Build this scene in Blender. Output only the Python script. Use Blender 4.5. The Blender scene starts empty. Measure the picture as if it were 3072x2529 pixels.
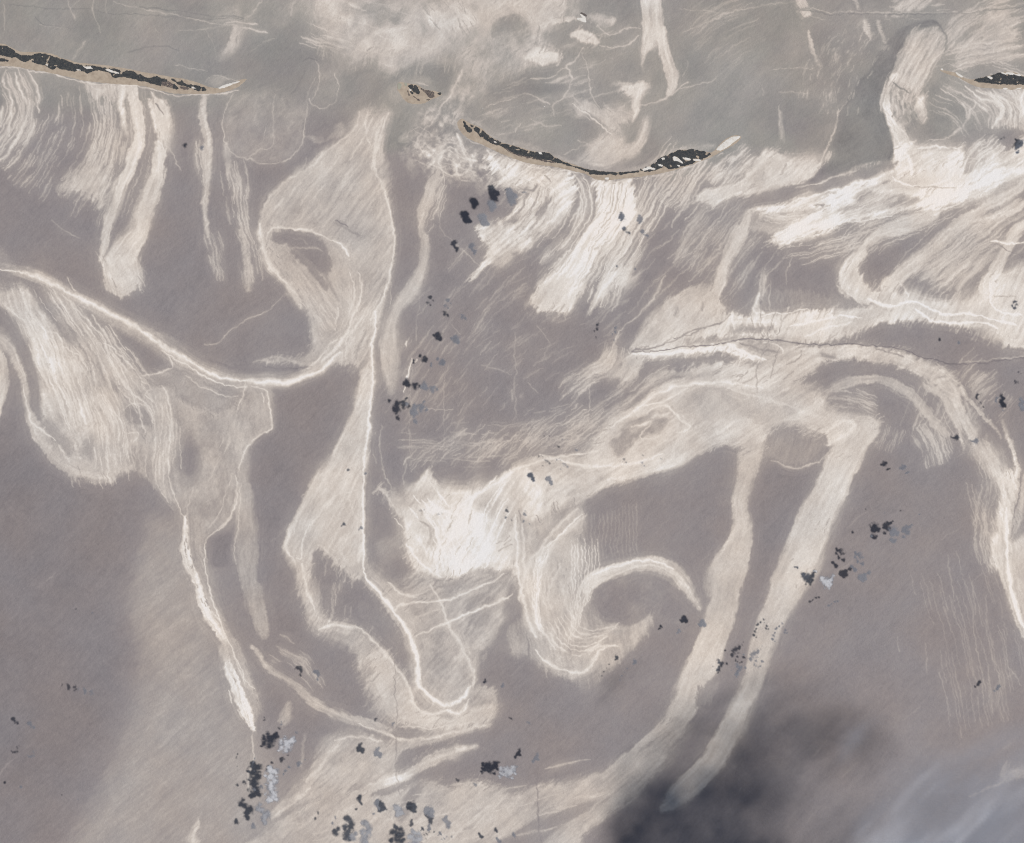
import bpy, math, random
import numpy as np

# ---------------------------------------------------------------- camera, world, sun, exposure
scene = bpy.context.scene
PX = 10.0                                   # metres of ground per photograph pixel (3072 x 2529)
PW, PH = 3072.0, 2529.0
SUN_EL = math.radians(60.0)
SUN_DX, SUN_DY = 53.0, -10.0                # towards the sun, seen from above (x east, y north)
_l = math.hypot(SUN_DX, SUN_DY)
SUN_DX, SUN_DY = SUN_DX / _l, SUN_DY / _l

cam_d = bpy.data.cameras.new('survey_camera')
cam = bpy.data.objects.new('survey_camera', cam_d)
scene.collection.objects.link(cam)
CAM_H = 300000.0
cam.location = (0, 0, CAM_H)
cam.rotation_euler = (0, 0, 0)
cam_d.sensor_fit = 'HORIZONTAL'
cam_d.angle = 2 * math.atan(PW * PX / 2 / CAM_H)
cam_d.clip_start = 100.0
cam_d.clip_end = 600000.0
scene.camera = cam

world = bpy.data.worlds.new('World')
scene.world = world
world.use_nodes = True
wn, wl = world.node_tree.nodes, world.node_tree.links
wn.clear()
wo = wn.new('ShaderNodeOutputWorld')
bg = wn.new('ShaderNodeBackground')
sky = wn.new('ShaderNodeTexSky')
sky.sky_type = 'NISHITA'
sky.sun_disc = False
sky.sun_elevation = SUN_EL
sky.sun_rotation = math.atan2(SUN_DX, SUN_DY)
sky.altitude = 0
sky.dust_density = 0.2
sky.ozone_density = 3.0
bg.inputs['Strength'].default_value = 0.05
wl.new(sky.outputs[0], bg.inputs[0])
wl.new(bg.outputs[0], wo.inputs[0])

sun_d = bpy.data.lights.new('sun', 'SUN')
sun_d.energy = 4.6
sun_d.angle = math.radians(0.53)
sun_d.color = (1.0, 0.955, 0.91)
sun = bpy.data.objects.new('sun', sun_d)
scene.collection.objects.link(sun)
from mathutils import Vector
_sv = Vector((SUN_DX * math.cos(SUN_EL), SUN_DY * math.cos(SUN_EL), math.sin(SUN_EL)))
sun.rotation_euler = _sv.to_track_quat('Z', 'Y').to_euler()
sun.location = _sv * 40000

scene.view_settings.view_transform = 'Standard'
scene.view_settings.look = 'None'
scene.view_settings.gamma = 1.0
scene.view_settings.exposure = 0.0
scene.view_settings.use_curve_mapping = False
scene.render.engine = 'CYCLES'
scene.cycles.transparent_max_bounces = 64
scene.cycles.max_bounces = 6
scene.cycles.diffuse_bounces = 2
scene.cycles.filter_width = 1.1

# ---------------------------------------------------------------- helpers
rng = np.random.default_rng(7)
random.seed(7)
_TAB = rng.random((4, 256, 256)).astype(np.float32)


def vn(x, y, s=0):
    """smooth value noise 0..1"""
    t = _TAB[s % 4]
    x = np.asarray(x, np.float32) + 37.3 * s
    y = np.asarray(y, np.float32) + 91.7 * s
    xi = np.floor(x); yi = np.floor(y)
    fx = x - xi; fy = y - yi
    fx = fx * fx * (3 - 2 * fx); fy = fy * fy * (3 - 2 * fy)
    xi = xi.astype(np.int32) & 255; yi = yi.astype(np.int32) & 255
    x1 = (xi + 1) & 255; y1 = (yi + 1) & 255
    a = t[yi, xi]; b = t[yi, x1]; c = t[y1, xi]; d = t[y1, x1]
    return (a + (b - a) * fx) * (1 - fy) + (c + (d - c) * fx) * fy


def fbm(x, y, s=0, o=4, g=0.5):
    r = 0; a = 1; n = 0; f = 1.0
    for k in range(o):
        r = r + a * vn(x * f, y * f, s + k); n += a; a *= g; f *= 2.03
    return r / n


def sst(a, b, x):
    t = np.clip((x - a) / (b - a), 0, 1)
    return t * t * (3 - 2 * t)


def conv(tile, pts):
    """tracing frames -> photograph pixels"""
    p = np.array([q[:2] for q in pts], np.float32)
    if tile == 'Z':
        return p * 1.45661
    if isinstance(tile, tuple):                       # x0, y0, scale
        return p / tile[2] + np.array(tile[:2], np.float32)
    return p / 2.05957 + np.array([1024 * int(tile[0]), 843 * int(tile[1])], np.float32)


def sc(tile):
    return 1.45661 if tile == 'Z' else (1 / tile[2] if isinstance(tile, tuple) else 1 / 2.05957)


def smooth(p, closed, n=4, extra=None):
    """Catmull-Rom"""
    m = len(p)
    if m < 3:
        return (p, extra) if extra is not None else p
    src = p if extra is None else np.concatenate([p, extra[:, None]], 1)
    out = []
    for i in range(m if closed else m - 1):
        if closed:
            a, b, c, d = src[(i - 1) % m], src[i], src[(i + 1) % m], src[(i + 2) % m]
        else:
            a, b, c, d = src[max(i - 1, 0)], src[i], src[i + 1], src[min(i + 2, m - 1)]
        for k in range(n):
            t = k / n
            out.append(0.5 * ((2 * b) + (c - a) * t + (2 * a - 5 * b + 4 * c - d) * t * t + (3 * b - a - 3 * c + d) * t ** 3))
    if not closed:
        out.append(src[-1])
    out = np.array(out, np.float32)
    return out if extra is None else (out[:, :2], np.maximum(out[:, 2], 0.3))


def poly_sdf(poly, X, Y):
    """signed distance, positive inside"""
    d2 = np.full(X.shape, 1e12, np.float32)
    ins = np.zeros(X.shape, bool)
    n = len(poly)
    for i in range(n):
        ax, ay = poly[i]; bx, by = poly[(i + 1) % n]
        ex, ey = bx - ax, by - ay
        L = ex * ex + ey * ey + 1e-9
        wx, wy = X - ax, Y - ay
        t = np.clip((wx * ex + wy * ey) / L, 0, 1)
        dx, dy = wx - ex * t, wy - ey * t
        np.minimum(d2, dx * dx + dy * dy, out=d2)
        if ay != by:
            c = ((Y >= ay) != (Y >= by)) & ((wx < ex * wy / ey))
            ins ^= c
    d = np.sqrt(d2)
    return np.where(ins, d, -d)


def line_sdf(pl, w, X, Y):
    """w/2 - distance; along-length; signed offset; local width"""
    best = np.full(X.shape, -1e9, np.float32)
    T = np.zeros(X.shape, np.float32); O = np.zeros(X.shape, np.float32)
    W = np.ones(X.shape, np.float32)
    acc = 0.0
    for i in range(len(pl) - 1):
        ax, ay = pl[i]; bx, by = pl[i + 1]
        ex, ey = bx - ax, by - ay
        L = math.hypot(ex, ey) + 1e-6
        wx, wy = X - ax, Y - ay
        t = np.clip((wx * ex + wy * ey) / (L * L), 0, 1)
        dx, dy = wx - ex * t, wy - ey * t
        ww = w[i] + (w[i + 1] - w[i]) * t
        d = np.sqrt(dx * dx + dy * dy)
        s = ww * 0.5 - d
        k = s > best
        best = np.where(k, s, best)
        T = np.where(k, acc + t * L, T)
        O = np.where(k, (wx * ey - wy * ex) / L, O)
        W = np.where(k, ww, W)
        acc += L
    return best, T, O, W, acc


# ---------------------------------------------------------------- the water surface field
CELL = 2.5
MARG = 24.0
NX = int((PW + 2 * MARG) / CELL); NY = int((PH + 2 * MARG) / CELL)
gx = (-MARG + np.arange(NX + 1) * CELL).astype(np.float32)
gy = (-MARG + np.arange(NY + 1) * CELL).astype(np.float32)
GX, GY = np.meshgrid(gx, gy)
WX = GX + (fbm(GX / 60, GY / 60, 1, 3) - .5) * 16 + (vn(GX / 9, GY / 9, 2) - .5) * 4.5
WY = GY + (fbm(GX / 60, GY / 60, 5, 3) - .5) * 16 + (vn(GX / 9, GY / 9, 3) - .5) * 4.5
F = np.zeros(GX.shape, np.float32)          # slick brightness, sun glint painted as colour (0 open water, 1 brightest slick)
G = np.zeros(GX.shape, np.float32)          # green shoal water
OWN = np.zeros(GX.shape, np.int16)
OPS = []
KEYS = ['']


def kid(key):
    if key not in KEYS:
        KEYS.append(key)
    return KEYS.index(key)


def window(p, pad):
    x0 = max(int((p[:, 0].min() - pad + MARG) / CELL), 0); x1 = min(int((p[:, 0].max() + pad + MARG) / CELL) + 2, NX + 1)
    y0 = max(int((p[:, 1].min() - pad + MARG) / CELL), 0); y1 = min(int((p[:, 1].max() + pad + MARG) / CELL) + 2, NY + 1)
    if x1 <= x0 or y1 <= y0:
        return None
    return slice(y0, y1), slice(x0, x1)


def P(key, tile, pts, v, soft=4, ang=None, fray=0, streak=.12, mott=0, hole=False, ch='F', z=0, msc=45, own=True, fs=5):
    OPS.append((z, len(OPS), 'P', dict(key=key, tile=tile, pts=pts, v=v, soft=soft, ang=ang, fray=fray, streak=streak, mott=mott, hole=hole, ch=ch, msc=msc, own=own, fs=fs)))


def R(key, tile, pts, v, soft=3, fray=.5, streak=.18, z=0, hole=False, ch='F', own=True, rag=0):
    OPS.append((z, len(OPS), 'R', dict(key=key, tile=tile, pts=pts, v=v, soft=soft, fray=fray, streak=streak, hole=hole, ch=ch, own=own, rag=rag)))


def L(key, tile, pts, w, v, z=2, gap=.5, own=True):
    OPS.append((z, len(OPS), 'L', dict(key=key, tile=tile, pts=pts, w=w, v=v, gap=gap, own=own)))


def B(key, tile, guide, spread, n, ln, w, v, z=1, own=True, fan=1.0, dark=False):
    OPS.append((z, len(OPS), 'B', dict(dark=dark, key=key, tile=tile, guide=guide, spread=spread, n=n, ln=ln, w=w, v=v, own=own, fan=fan)))


def claim(sl, mask, key, hole):
    if hole:
        OWN[sl][mask] = 0
    elif key:
        OWN[sl][mask] = kid(key)


def do_P(a, n):
    p = smooth(conv(a['tile'], a['pts']), True, 3)
    if a['key'] and not a['hole']: FRINGE.append((p, a['ang'] if a['ang'] is not None else -52, a['v'], n, a['key'], a['fray']))
    sl = window(p, a['soft'] * 5 + a['fray'] * 1.3 + 14)
    if sl is None: return
    X, Y = WX[sl], WY[sl]
    st = 0
    if a['ang'] is not None:
        c, s = math.cos(math.radians(a['ang'])), math.sin(math.radians(a['ang']))
        al = X * c + Y * s; pe = -X * s + Y * c
        if a['fray']:
            q = a['fs']
            dsp = (vn(al / (q * 14), pe / q, n) * .65 + vn(al / (q * 8), pe / (q * .45), n + 1) * .35 - .5) * 2 * a['fray']
            X = X + c * dsp; Y = Y + s * dsp
        st = (vn(al / 70, pe / 5, n + 2) * .6 + vn(al / 40, pe / 2.6, n + 3) * .4 - .5) * 2
    elif a['fray']:
        X = X + (vn(X / 22, Y / 22, n) - .5) * 2 * a['fray']; Y = Y + (vn(X / 22, Y / 22, n + 2) - .5) * 2 * a['fray']
    sd = poly_sdf(p, X, Y)
    sv = a['soft'] * (1 + 9 * np.clip(vn(GX[sl] / 75, GY[sl] / 75, n + 1) - .52, 0, 1) ** 1.2 * 2) if a['key'] else a['soft']
    m = sst(-sv, sv, sd)
    v = a['v']
    val = v + abs(v) * a['streak'] * 2 * st
    if a['key']:
        # painted glint brighter towards the edges, duller in the middle, and slow drifts between
        val = val * (1 + .16 * np.exp(-np.abs(sd) / 16) - .05 + .55 * (fbm(WX[sl] / 130, WY[sl] / 130, n, 3) - .5) * 2 * .6)
    if a['mott']:
        val = val + a['mott'] * 2 * (fbm(GX[sl] / a['msc'], GY[sl] / a['msc'], n, 5, .6) - .5) * 2
    A = F if a['ch'] == 'F' else G
    A[sl] += m * (val - A[sl])
    if a['ch'] == 'F' and a['own']: claim(sl, m > .5, a['key'], a['hole'])


def do_R(a, n):
    pts = conv(a['tile'], a['pts'])
    w = np.array([q[2] for q in a['pts']], np.float32) * sc(a['tile'])
    p, w = smooth(pts, False, 4, w)
    sl = window(p, w.max() + a['soft'] + 14)
    if sl is None: return
    X, Y = WX[sl], WY[sl]
    sd, T, O, W, Lt = line_sdf(p, w, X, Y)
    fr = (vn(T / 45, O / 7, n) * .6 + vn(T / 20, O / 3, n + 1) * .4 - .5) * 2
    sd = sd + fr * a['fray'] * np.minimum(W * .35, 14)
    if a['rag']:
        sd = sd + a['rag'] * (vn(T / 7, O / 30, n) - .6) * W * .5
    sv = a['soft'] * (1 + 12 * np.clip(vn(GX[sl] / 75, GY[sl] / 75, n + 1) - .5, 0, 1) ** 1.2)
    m = sst(-sv, sv, sd)
    st = (vn(T / 90, O / 5, n + 2) * .6 + vn(T / 50, O / 2.5, n + 3) * .4 - .5) * 2
    val = a['v'] + abs(a['v']) * a['streak'] * 2 * st
    val = val * (1 + .5 * (fbm(WX[sl] / 110, WY[sl] / 110, n, 3) - .5) * 1.2)
    A = F if a['ch'] == 'F' else G
    A[sl] += m * (val - A[sl])
    if a['ch'] == 'F' and a['own']: claim(sl, m > .5, a['key'], a['hole'])


def lift(v):
    return min(abs(v) ** .8 * 1.2, abs(v) * 2.2) if v > 0 else v


FRINGE = []


def fringe(p, ang, v, n, key, fray):
    """fine wind-drawn threads that leave the edge of a slick"""
    r = np.random.default_rng(n + 900)
    q = np.concatenate([p, p[:1]]); sg = np.diff(q, axis=0); ln = np.linalg.norm(sg, axis=1)
    al = np.concatenate([[0], np.cumsum(ln)])
    for t in r.uniform(0, al[-1], int(al[-1] / 9)):
        if vn(np.float32(t / 60), np.float32(n), 1) < .38: continue
        i = min(int(np.searchsorted(al, t)) - 1, len(p) - 1); i = max(i, 0)
        c = q[i] + sg[i] * (t - al[i]) / (ln[i] + 1e-6)
        a = math.radians(ang + r.normal(0, 7)); d = np.array([math.cos(a), math.sin(a)])
        nrm = abs(d[0] * sg[i][1] - d[1] * sg[i][0]) / (ln[i] + 1e-6)
        L_ = r.uniform(10, 34) * (.35 + .8 * nrm) * (1 + fray / 30)
        c = c + r.normal(0, 3, 2)
        pts = np.stack([c - d * L_ * .5, c + np.array([-d[1], d[0]]) * r.normal(0, 1.2), c + d * L_ * .5]).astype(np.float32)
        w = np.array([.6, 1, .4]) * r.uniform(2.2, 4.6)
        stroke(pts, w.astype(np.float32), v * r.uniform(.35, .85), n, .3, '', False)
        if r.random() < .25:
            off = np.array([-d[1], d[0]]) * r.uniform(3, 7) * r.choice([-1, 1])
            stroke((pts + off).astype(np.float32), (w * .8).astype(np.float32), v * .5, n, .2, '', False, True)


def stroke(p, w, v, n, gap, key, own, dark=False):
    v = lift(v)
    sl = window(p, w.max() * 1.5 + 12)
    if sl is None: return
    sd, T, O, W, Lt = line_sdf(p, w, WX[sl], WY[sl])
    d = (W * .5 - sd) / np.maximum(W * .5, 1.3)
    pr = np.exp(-d * d * .9)
    pr = pr * (1 - gap * (1 - vn(T / 26 + n * 7.1, O / 9, n)) * (.6 + .8 * vn(T / 7, O / 4, n + 1)))
    pr = np.clip(pr, 0, 1)
    f = F[sl]
    dlt = np.maximum(v - f, 0) if v > 0 and not dark else np.minimum(v - f, 0)
    if v > 0 and not dark: dlt = dlt + .12 * v
    F[sl] = f + pr * dlt
    if own and key: claim(sl, pr > (.33 if '>' not in key else .22), key, False)


def do_L(a, n):
    pts = conv(a['tile'], a['pts'])
    p = smooth(pts, False, 5)
    if isinstance(p, tuple): p = p[0]
    sl_ = np.concatenate([[0], np.cumsum(np.linalg.norm(np.diff(p, axis=0), axis=1))])
    ks = np.arange(0, sl_[-1] + 1e-3, 4.5) if sl_[-1] > 14 else np.linspace(0, sl_[-1], 4)
    p = np.stack([np.interp(ks, sl_, p[:, 0]), np.interp(ks, sl_, p[:, 1])], 1)
    jr = np.random.default_rng(n); wd = a['w'] * sc(a['tile'])
    jit = jr.normal(0, 1, p.shape) * .4 + np.stack([np.interp(ks, ks[::3], jr.normal(0, 1, len(ks[::3]))) for _ in (0, 1)], 1) * 1.15
    p = (p + jit * (1.0 if a['v'] > 0 else .5) * min(1, wd / 5)).astype(np.float32)
    w = np.full(len(p), wd * (.72 if wd > 4 else .85), np.float32)
    k = np.linspace(0, 1, len(p)); w = w * (.45 + .55 * np.minimum(1, np.minimum(k, 1 - k) * 8 + .15)) * (.5 + 1.05 * vn(ks / 38 + n * 3.3, ks * 0, n + 1))
    stroke(p, w.astype(np.float32), a['v'] * (1.12 if a['own'] and a['v'] > .4 else 1), n, a['gap'], a['key'] + '>%d' % n if a['key'] else '', a['own'], not a['own'])


def do_B(a, n):
    rs = random.Random(n * 31 + 5)
    g = smooth(conv(a['tile'], a['guide']), False, 6)
    s = sc(a['tile'])
    tg = np.gradient(g, axis=0); tg /= np.linalg.norm(tg, axis=1)[:, None] + 1e-9
    nm = np.stack([-tg[:, 1], tg[:, 0]], 1)
    al = np.concatenate([[0], np.cumsum(np.linalg.norm(np.diff(g, axis=0), axis=1))])
    for i in range(a['n']):
        ln = rs.uniform(*a['ln']) * s
        t0 = rs.uniform(-.3 * ln, al[-1] - .5 * ln); t1 = t0 + ln
        off = rs.gauss(0, .42) if rs.random() < .5 else rs.uniform(-1, 1)
        off = max(-1, min(1, off)) * a['spread'] * s * .5
        ks = np.linspace(max(t0, 0), min(t1, al[-1]), 8)
        if ks[-1] - ks[0] < 3: continue
        fan = 1 + (a['fan'] - 1) * ks / al[-1]
        px = np.interp(ks, al, g[:, 0]) + np.interp(ks, al, nm[:, 0]) * off * fan
        py = np.interp(ks, al, g[:, 1]) + np.interp(ks, al, nm[:, 1]) * off * fan
        p = np.stack([px, py], 1).astype(np.float32)
        w = np.sin(np.linspace(.25, math.pi - .15, 8)) * a['w'] * s * rs.uniform(.5, 1.4)
        stroke(p, w.astype(np.float32), a['v'] * rs.uniform(.6, 1.25), n + i, .35, a['key'], a['own'], a['dark'])


# ---------------------------------------------------------------- what floats on the water, traced
# broad tones of the water: sun-glint variation painted as colour, and green shoals
P('', 'Z', [(-60, -60), (640, -60), (1300, -60), (2200, -60), (2200, 150), (1900, 330), (1500, 300), (1200, 330), (900, 280), (640, 230), (420, 230), (200, 190), (-60, 150)], .06, 70, own=False, mott=.05, msc=160)
P('', 'Z', [(-60, -60), (2200, -60), (2200, 200), (1800, 330), (1300, 330), (960, 300), (700, 240), (400, 230), (-60, 190)], .75, 90, ch='G', mott=.25, msc=120)
P('', 'Z', [(-60, 880), (90, 960), (260, 1000), (330, 1060), (360, 1200), (250, 1400), (260, 1736), (-60, 1800)], -.20, 110, own=False)
P('', 'Z', [(300, 1060), (400, 1100), (460, 1300), (520, 1500), (560, 1736), (120, 1790), (200, 1600), (300, 1400), (250, 1250)], .17, 105, own=False, ang=-35, streak=.2)
P('', 'Z', [(560, 800), (700, 760), (760, 700), (740, 860), (660, 960), (580, 1100), (600, 1250), (700, 1420), (800, 1500), (560, 1350), (530, 1200), (520, 1000)], -.09, 45, own=False)
P('', 'Z', [(1480, 960), (1660, 960), (1600, 1180), (1480, 1180), (1420, 1060)], -.08, 40, own=False)
P('', 'Z', [(1740, 960), (1900, 930), (2050, 1100), (2060, 1500), (1600, 1480), (1660, 1280)], -.03, 60, own=False)

# ---- north: pale patchy sheen between the islands
P('north_sheen', 'Z', [(640, -40), (800, -40), (1000, -40), (1150, -40), (1180, 20), (1100, 70), (1140, 110), (1080, 140), (960, 160), (930, 130), (870, 140), (800, 150), (760, 120), (700, 130), (650, 80)], .36, 40, mott=.14, msc=70, ang=-75, fray=20, streak=.12)
P('north_sheen', '10', [(520, 60), (640, 20), (780, 40), (820, 130), (760, 180), (600, 160), (530, 140)], .52, 14, mott=.15, fray=14, ang=60)
P('north_sheen', '10', [(0, 60), (200, 20), (380, 60), (420, 220), (300, 330), (120, 300), (0, 250)], .40, 28, mott=.2, msc=40)
P('north_sheen', '10', [(860, 20), (1000, 0), (1300, -40), (1390, 20), (1330, 140), (1200, 150), (1120, 90), (1040, 100), (940, 80)], .48, 14, mott=.18, fray=16)
P('', '10', [(940, 180), (1000, 120), (1090, 100), (1150, 150), (1080, 190), (1000, 210), (940, 240)], .06, 12, hole=True, fray=8)
P('north_sheen', '10', [(780, 300), (900, 240), (1020, 230), (1140, 170), (1240, 250), (1180, 300), (1060, 330), (900, 390), (800, 360)], .42, 18, mott=.2, fray=12, ang=-35)
P('north_sheen', '10', [(1140, 360), (1240, 300), (1330, 330), (1360, 360), (1290, 400), (1180, 395)], .6, 8, fray=10)
P('', '10', [(1380, 280), (1450, 240), (1490, 300), (1430, 350), (1370, 370), (1350, 310)], .04, 8, hole=True)
P('', '10', [(900, 560), (1150, 470), (1330, 440), (1390, 520), (1300, 580), (1150, 560), (1000, 600)], -.02, 18, hole=True, ang=-20, fray=14)
P('islet_trail', '10', [(1430, 190), (1500, 175), (1545, 200), (1590, 280), (1500, 262), (1430, 240)], .66, 5, fray=6)
P('islet_trail', '10', [(1530, 105), (1620, 95), (1690, 90), (1680, 140), (1600, 140), (1550, 120)], .5, 5, fray=6)
R('islet_trail', '10', [(1230, 160, 14), (1330, 135, 26), (1420, 115, 22), (1480, 125, 14)], .5)
L('islet_trail', '10', [(1590, 280), (1640, 292), (1710, 290), (1790, 265), (1840, 220)], 12, .5)
L('islet_trail', '10', [(1595, 150), (1620, 190), (1680, 205), (1760, 180), (1850, 185)], 11, .45)
L('islet_trail', '10', [(1490, 300), (1440, 375), (1385, 405), (1425, 470), (1405, 545), (1370, 605), (1300, 650), (1310, 725)], 15, .5)
L('islet_trail', '10', [(1385, 405), (1310, 465), (1240, 490), (1170, 490)], 12, .45)
L('islet_trail', '10', [(1120, 572), (1200, 595), (1290, 640)], 15, .45)
L('islet_trail', '10', [(890, 665), (990, 625), (1100, 600)], 12, .5)
L('islet_trail', '10', [(1490, 330), (1530, 450), (1550, 600), (1620, 690), (1680, 770)], 10, .4)
L('islet_trail', '10', [(1170, 740), (1260, 770), (1350, 765)], 10, .35)

# two broad pale bands north of the crescent island
R('twin_bands', '10', [(1920, -30, 130), (1920, 60, 125), (1920, 160, 120), (1900, 270, 90), (1885, 370, 55), (1880, 440, 40)], .6, fray=.4)
R('twin_bands', '10', [(1970, 190, 60), (2000, 320, 75), (2030, 430, 75), (2050, 510, 60), (2030, 580, 30)], .6, fray=.4)
P('twin_bands', '10', [(1710, 508), (1800, 515), (1890, 495), (1905, 540), (1860, 590), (1800, 600)], .6, 5, ang=-20, fray=12)
R('twin_bands', '10', [(1840, 560, 40), (1820, 640, 50), (1810, 700, 30), (1790, 755, 8)], .6)
L('twin_bands', '10', [(1830, 650), (1950, 640), (2040, 590), (2150, 500)], 11, .5)
P('', '10', [(1890, 340), (1940, 320), (1960, 430), (1900, 520), (1860, 460)], .1, 5, hole=True)
P('cove_patch', '10', [(1440, 640), (1520, 625), (1600, 680), (1650, 660), (1730, 690), (1790, 715), (1720, 780), (1690, 835), (1640, 790), (1560, 715), (1500, 715), (1460, 700)], .42, 9, mott=.12, msc=20, ang=40, fray=12)
R('cove_patch', '10', [(1880, 760, 40), (1855, 860, 60), (1800, 930, 90), (1690, 975, 80), (1560, 1000, 70), (1470, 985, 30)], .5, soft=6)
L('cove_patch', '10', [(1440, 640), (1540, 730), (1670, 830)], 12, .75)
P('cove_patch', '10', [(1560, 870), (1680, 820), (1760, 900), (1720, 960), (1560, 980), (1500, 960)], .42, 14, ang=-45, fray=14)
for pt in ([(1560, 860), (1700, 780)], [(1640, 740), (1760, 640), (1860, 580)], [(1380, 950), (1500, 900), (1640, 830)], [(1460, 860), (1560, 900)], [(1080, 830), (1100, 760)], [(1520, 1000), (1600, 930), (1680, 910)]):
    L('cove_patch', '10', pt, 9, .35)
L('cove_patch', '20', [(-10, 552), (100, 520), (215, 480)], 9, .4)
# sheen between the small island and the crescent
P('gap_sheen', '10', [(600, 720), (680, 600), (740, 450), (850, 420), (900, 430), (820, 560), (760, 690), (700, 760), (690, 850), (560, 820)], .32, 16, mott=.15, msc=25, ang=-60, fray=14)
for pt, w, v in (([(745, 440), (700, 540), (650, 620), (600, 710)], 16, .55), ([(600, 720), (520, 800), (480, 850), (470, 930)], 11, .5),
                 ([(715, 830), (745, 900), (770, 960), (830, 1000)], 26, .75), ([(830, 950), (800, 1030), (750, 1080), (680, 1085)], 18, .7),
                 ([(680, 1085), (630, 1060), (600, 1000), (640, 940), (700, 950)], 13, .6), ([(540, 1000), (620, 1060), (630, 1130)], 14, .55),
                 ([(410, 860), (420, 820), (480, 780)], 9, .4), ([(620, 950), (680, 920), (760, 980), (820, 960)], 12, .55),
                 ([(900, 930), (960, 1000), (1010, 1060), (1080, 1080)], 20, .65), ([(930, 990), (990, 1050), (1000, 1110)], 12, .6), ([(1010, 1000), (1090, 1060), (1180, 1100), (1250, 1130)], 18, .6),
                 ([(570, 910), (600, 960), (690, 1010), (720, 1060)], 10, .5), ([(740, 870), (790, 960), (800, 1060)], 12, .6)):
    L('gap_sheen', '10', pt, w, v)
B('gap_sheen', '10', [(430, 850), (600, 950), (830, 1030)], 230, 30, (60, 180), 7, .4)
P('gap_sheen', '10', [(400, 900), (480, 790), (600, 690), (700, 700), (730, 860), (860, 960), (1000, 1000), (1120, 1090), (1000, 1150), (850, 1140), (700, 1120), (600, 1100), (480, 1020)], .2, 22, mott=.55, msc=17, fray=14)
P('gap_sheen', '10', [(500, 720), (600, 640), (700, 560), (780, 600), (700, 740), (640, 860), (540, 880), (460, 840)], .22, 18, mott=.4, msc=16, fray=14)

# ---- long lines crossing the north
for pt, w, v in (([(700, 10), (1000, 78), (1370, 150), (1665, 196)], 11, .33), ([(1380, 152), (1480, 138), (1595, 146)], 12, .5), ([(1480, 168), (1580, 182), (1660, 196)], 14, .45)):
    L('crossing_wake', '00', pt, w, v)
for pt, w, v in (([(60, 30), (500, 60), (1000, 100), (1500, 120)], 8, -.07), ([(860, 40), (1300, 95), (1500, 110)], 8, -.1), ([(1100, 190), (1300, 175), (1450, 155)], 9, .22),
                 ([(240, 155), (330, 170), (420, 185)], 10, .3), ([(210, 100), (260, 150), (420, 180)], 6, -.12), ([(580, 0), (575, 80), (600, 150), (625, 210)], 9, .3),
                 ([(415, 0), (440, 60), (465, 130)], 10, .3), ([(500, 0), (440, 50)], 7, .25), ([(650, 0), (660, 80)], 7, .25), ([(530, 250), (480, 310), (460, 360)], 12, .28), ([(950, 170), (985, 210)], 8, .2), ([(1100, 400), (1200, 415), (1280, 430)], 9, .28),
                 ([(1620, 0), (1560, 70), (1500, 120)], 15, .4), ([(1830, 10), (1810, 60), (1800, 110)], 16, .4), ([(1270, 180), (1310, 260), (1330, 330)], 10, .18), ([(1540, 330), (1600, 280), (1700, 240)], 10, .18),
                 ([(30, 30), (28, 180)], 8, .25), ([(780, 330), (900, 295), (1000, 290), (1120, 320)], 8, -.08)):
    L('', '00', pt, w, v)
P('lone_patch', '00', [(1378, 325), (1415, 245), (1435, 150), (1480, 158), (1482, 215), (1445, 290), (1415, 322)], .5, 5, ang=-70, fray=6)
P('', '00', [(1330, 120), (1380, 70), (1470, 60), (1480, 150), (1420, 150)], .24, 12, own=False)
# dark sheltered water round the spit
P('', '00', [(1560, 330), (1700, 220), (1900, 160), (2020, 250), (2060, 400), (1900, 470), (1830, 560), (1700, 540), (1550, 470)], .0, 70, own=False)
P('', '10', [(180, 600), (270, 510), (370, 430), (520, 400), (680, 400), (720, 440), (640, 560), (520, 480), (400, 470), (290, 520), (230, 620), (300, 720), (230, 900), (400, 1040), (300, 1120), (240, 1000), (280, 760), (200, 680)], .0, 16, own=False)
P('', '10', [(290, 520), (420, 460), (560, 490), (660, 560), (620, 640), (460, 700), (420, 900), (260, 930), (290, 740)], .95, 24, ch='G')
P('', '00', [(1280, 500), (1350, 465), (1450, 480), (1530, 490), (1400, 540), (1300, 545)], .8, 6, ch='G')
P('', '00', [(1290, 500), (1350, 465), (1400, 480), (1340, 535)], .18, 6, own=False)
L('', '00', [(1270, 510), (1300, 475), (1345, 462), (1410, 482), (1520, 486)], 8, .35)
P('', '00', [(0, 420), (300, 470), (640, 530), (1000, 570), (1480, 560), (1440, 640), (1000, 640), (600, 660), (0, 620)], .8, 30, ch='G')
P('', '20', [(-120, 890), (60, 880), (240, 880), (360, 820), (500, 800), (640, 830), (700, 920), (560, 930), (380, 920), (100, 1060), (-100, 1100)], 1.0, 18, ch='G')
P('', '20', [(1480, 760), (1600, 860), (1750, 800), (1790, 740), (1740, 700), (1560, 640)], .9, 30, ch='G')
for pt, w, v in (([(1905, 600), (1925, 645), (1990, 665), (2060, 630), (2088, 560), (2080, 500), (2045, 450)], 10, .36), ([(1940, 370), (1968, 450), (1955, 560), (1910, 625)], 12, .36), ([(1890, 640), (1900, 560), (1950, 470)], 8, .25),
                 ([(1860, 380), (1900, 360), (1960, 375)], 8, -.2), ([(1880, 430), (1850, 520), (1800, 590)], 8, -.12)):
    L('shoal_loop' if v > 0 else '', '00', pt, w, v)
P('', '00', [(1440, 590), (1390, 700), (1380, 820), (1420, 940), (1540, 990), (1700, 1000), (1840, 920), (1880, 780), (1890, 650), (1700, 560)], .13, 16, mott=.08, msc=25, own=False)
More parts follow.
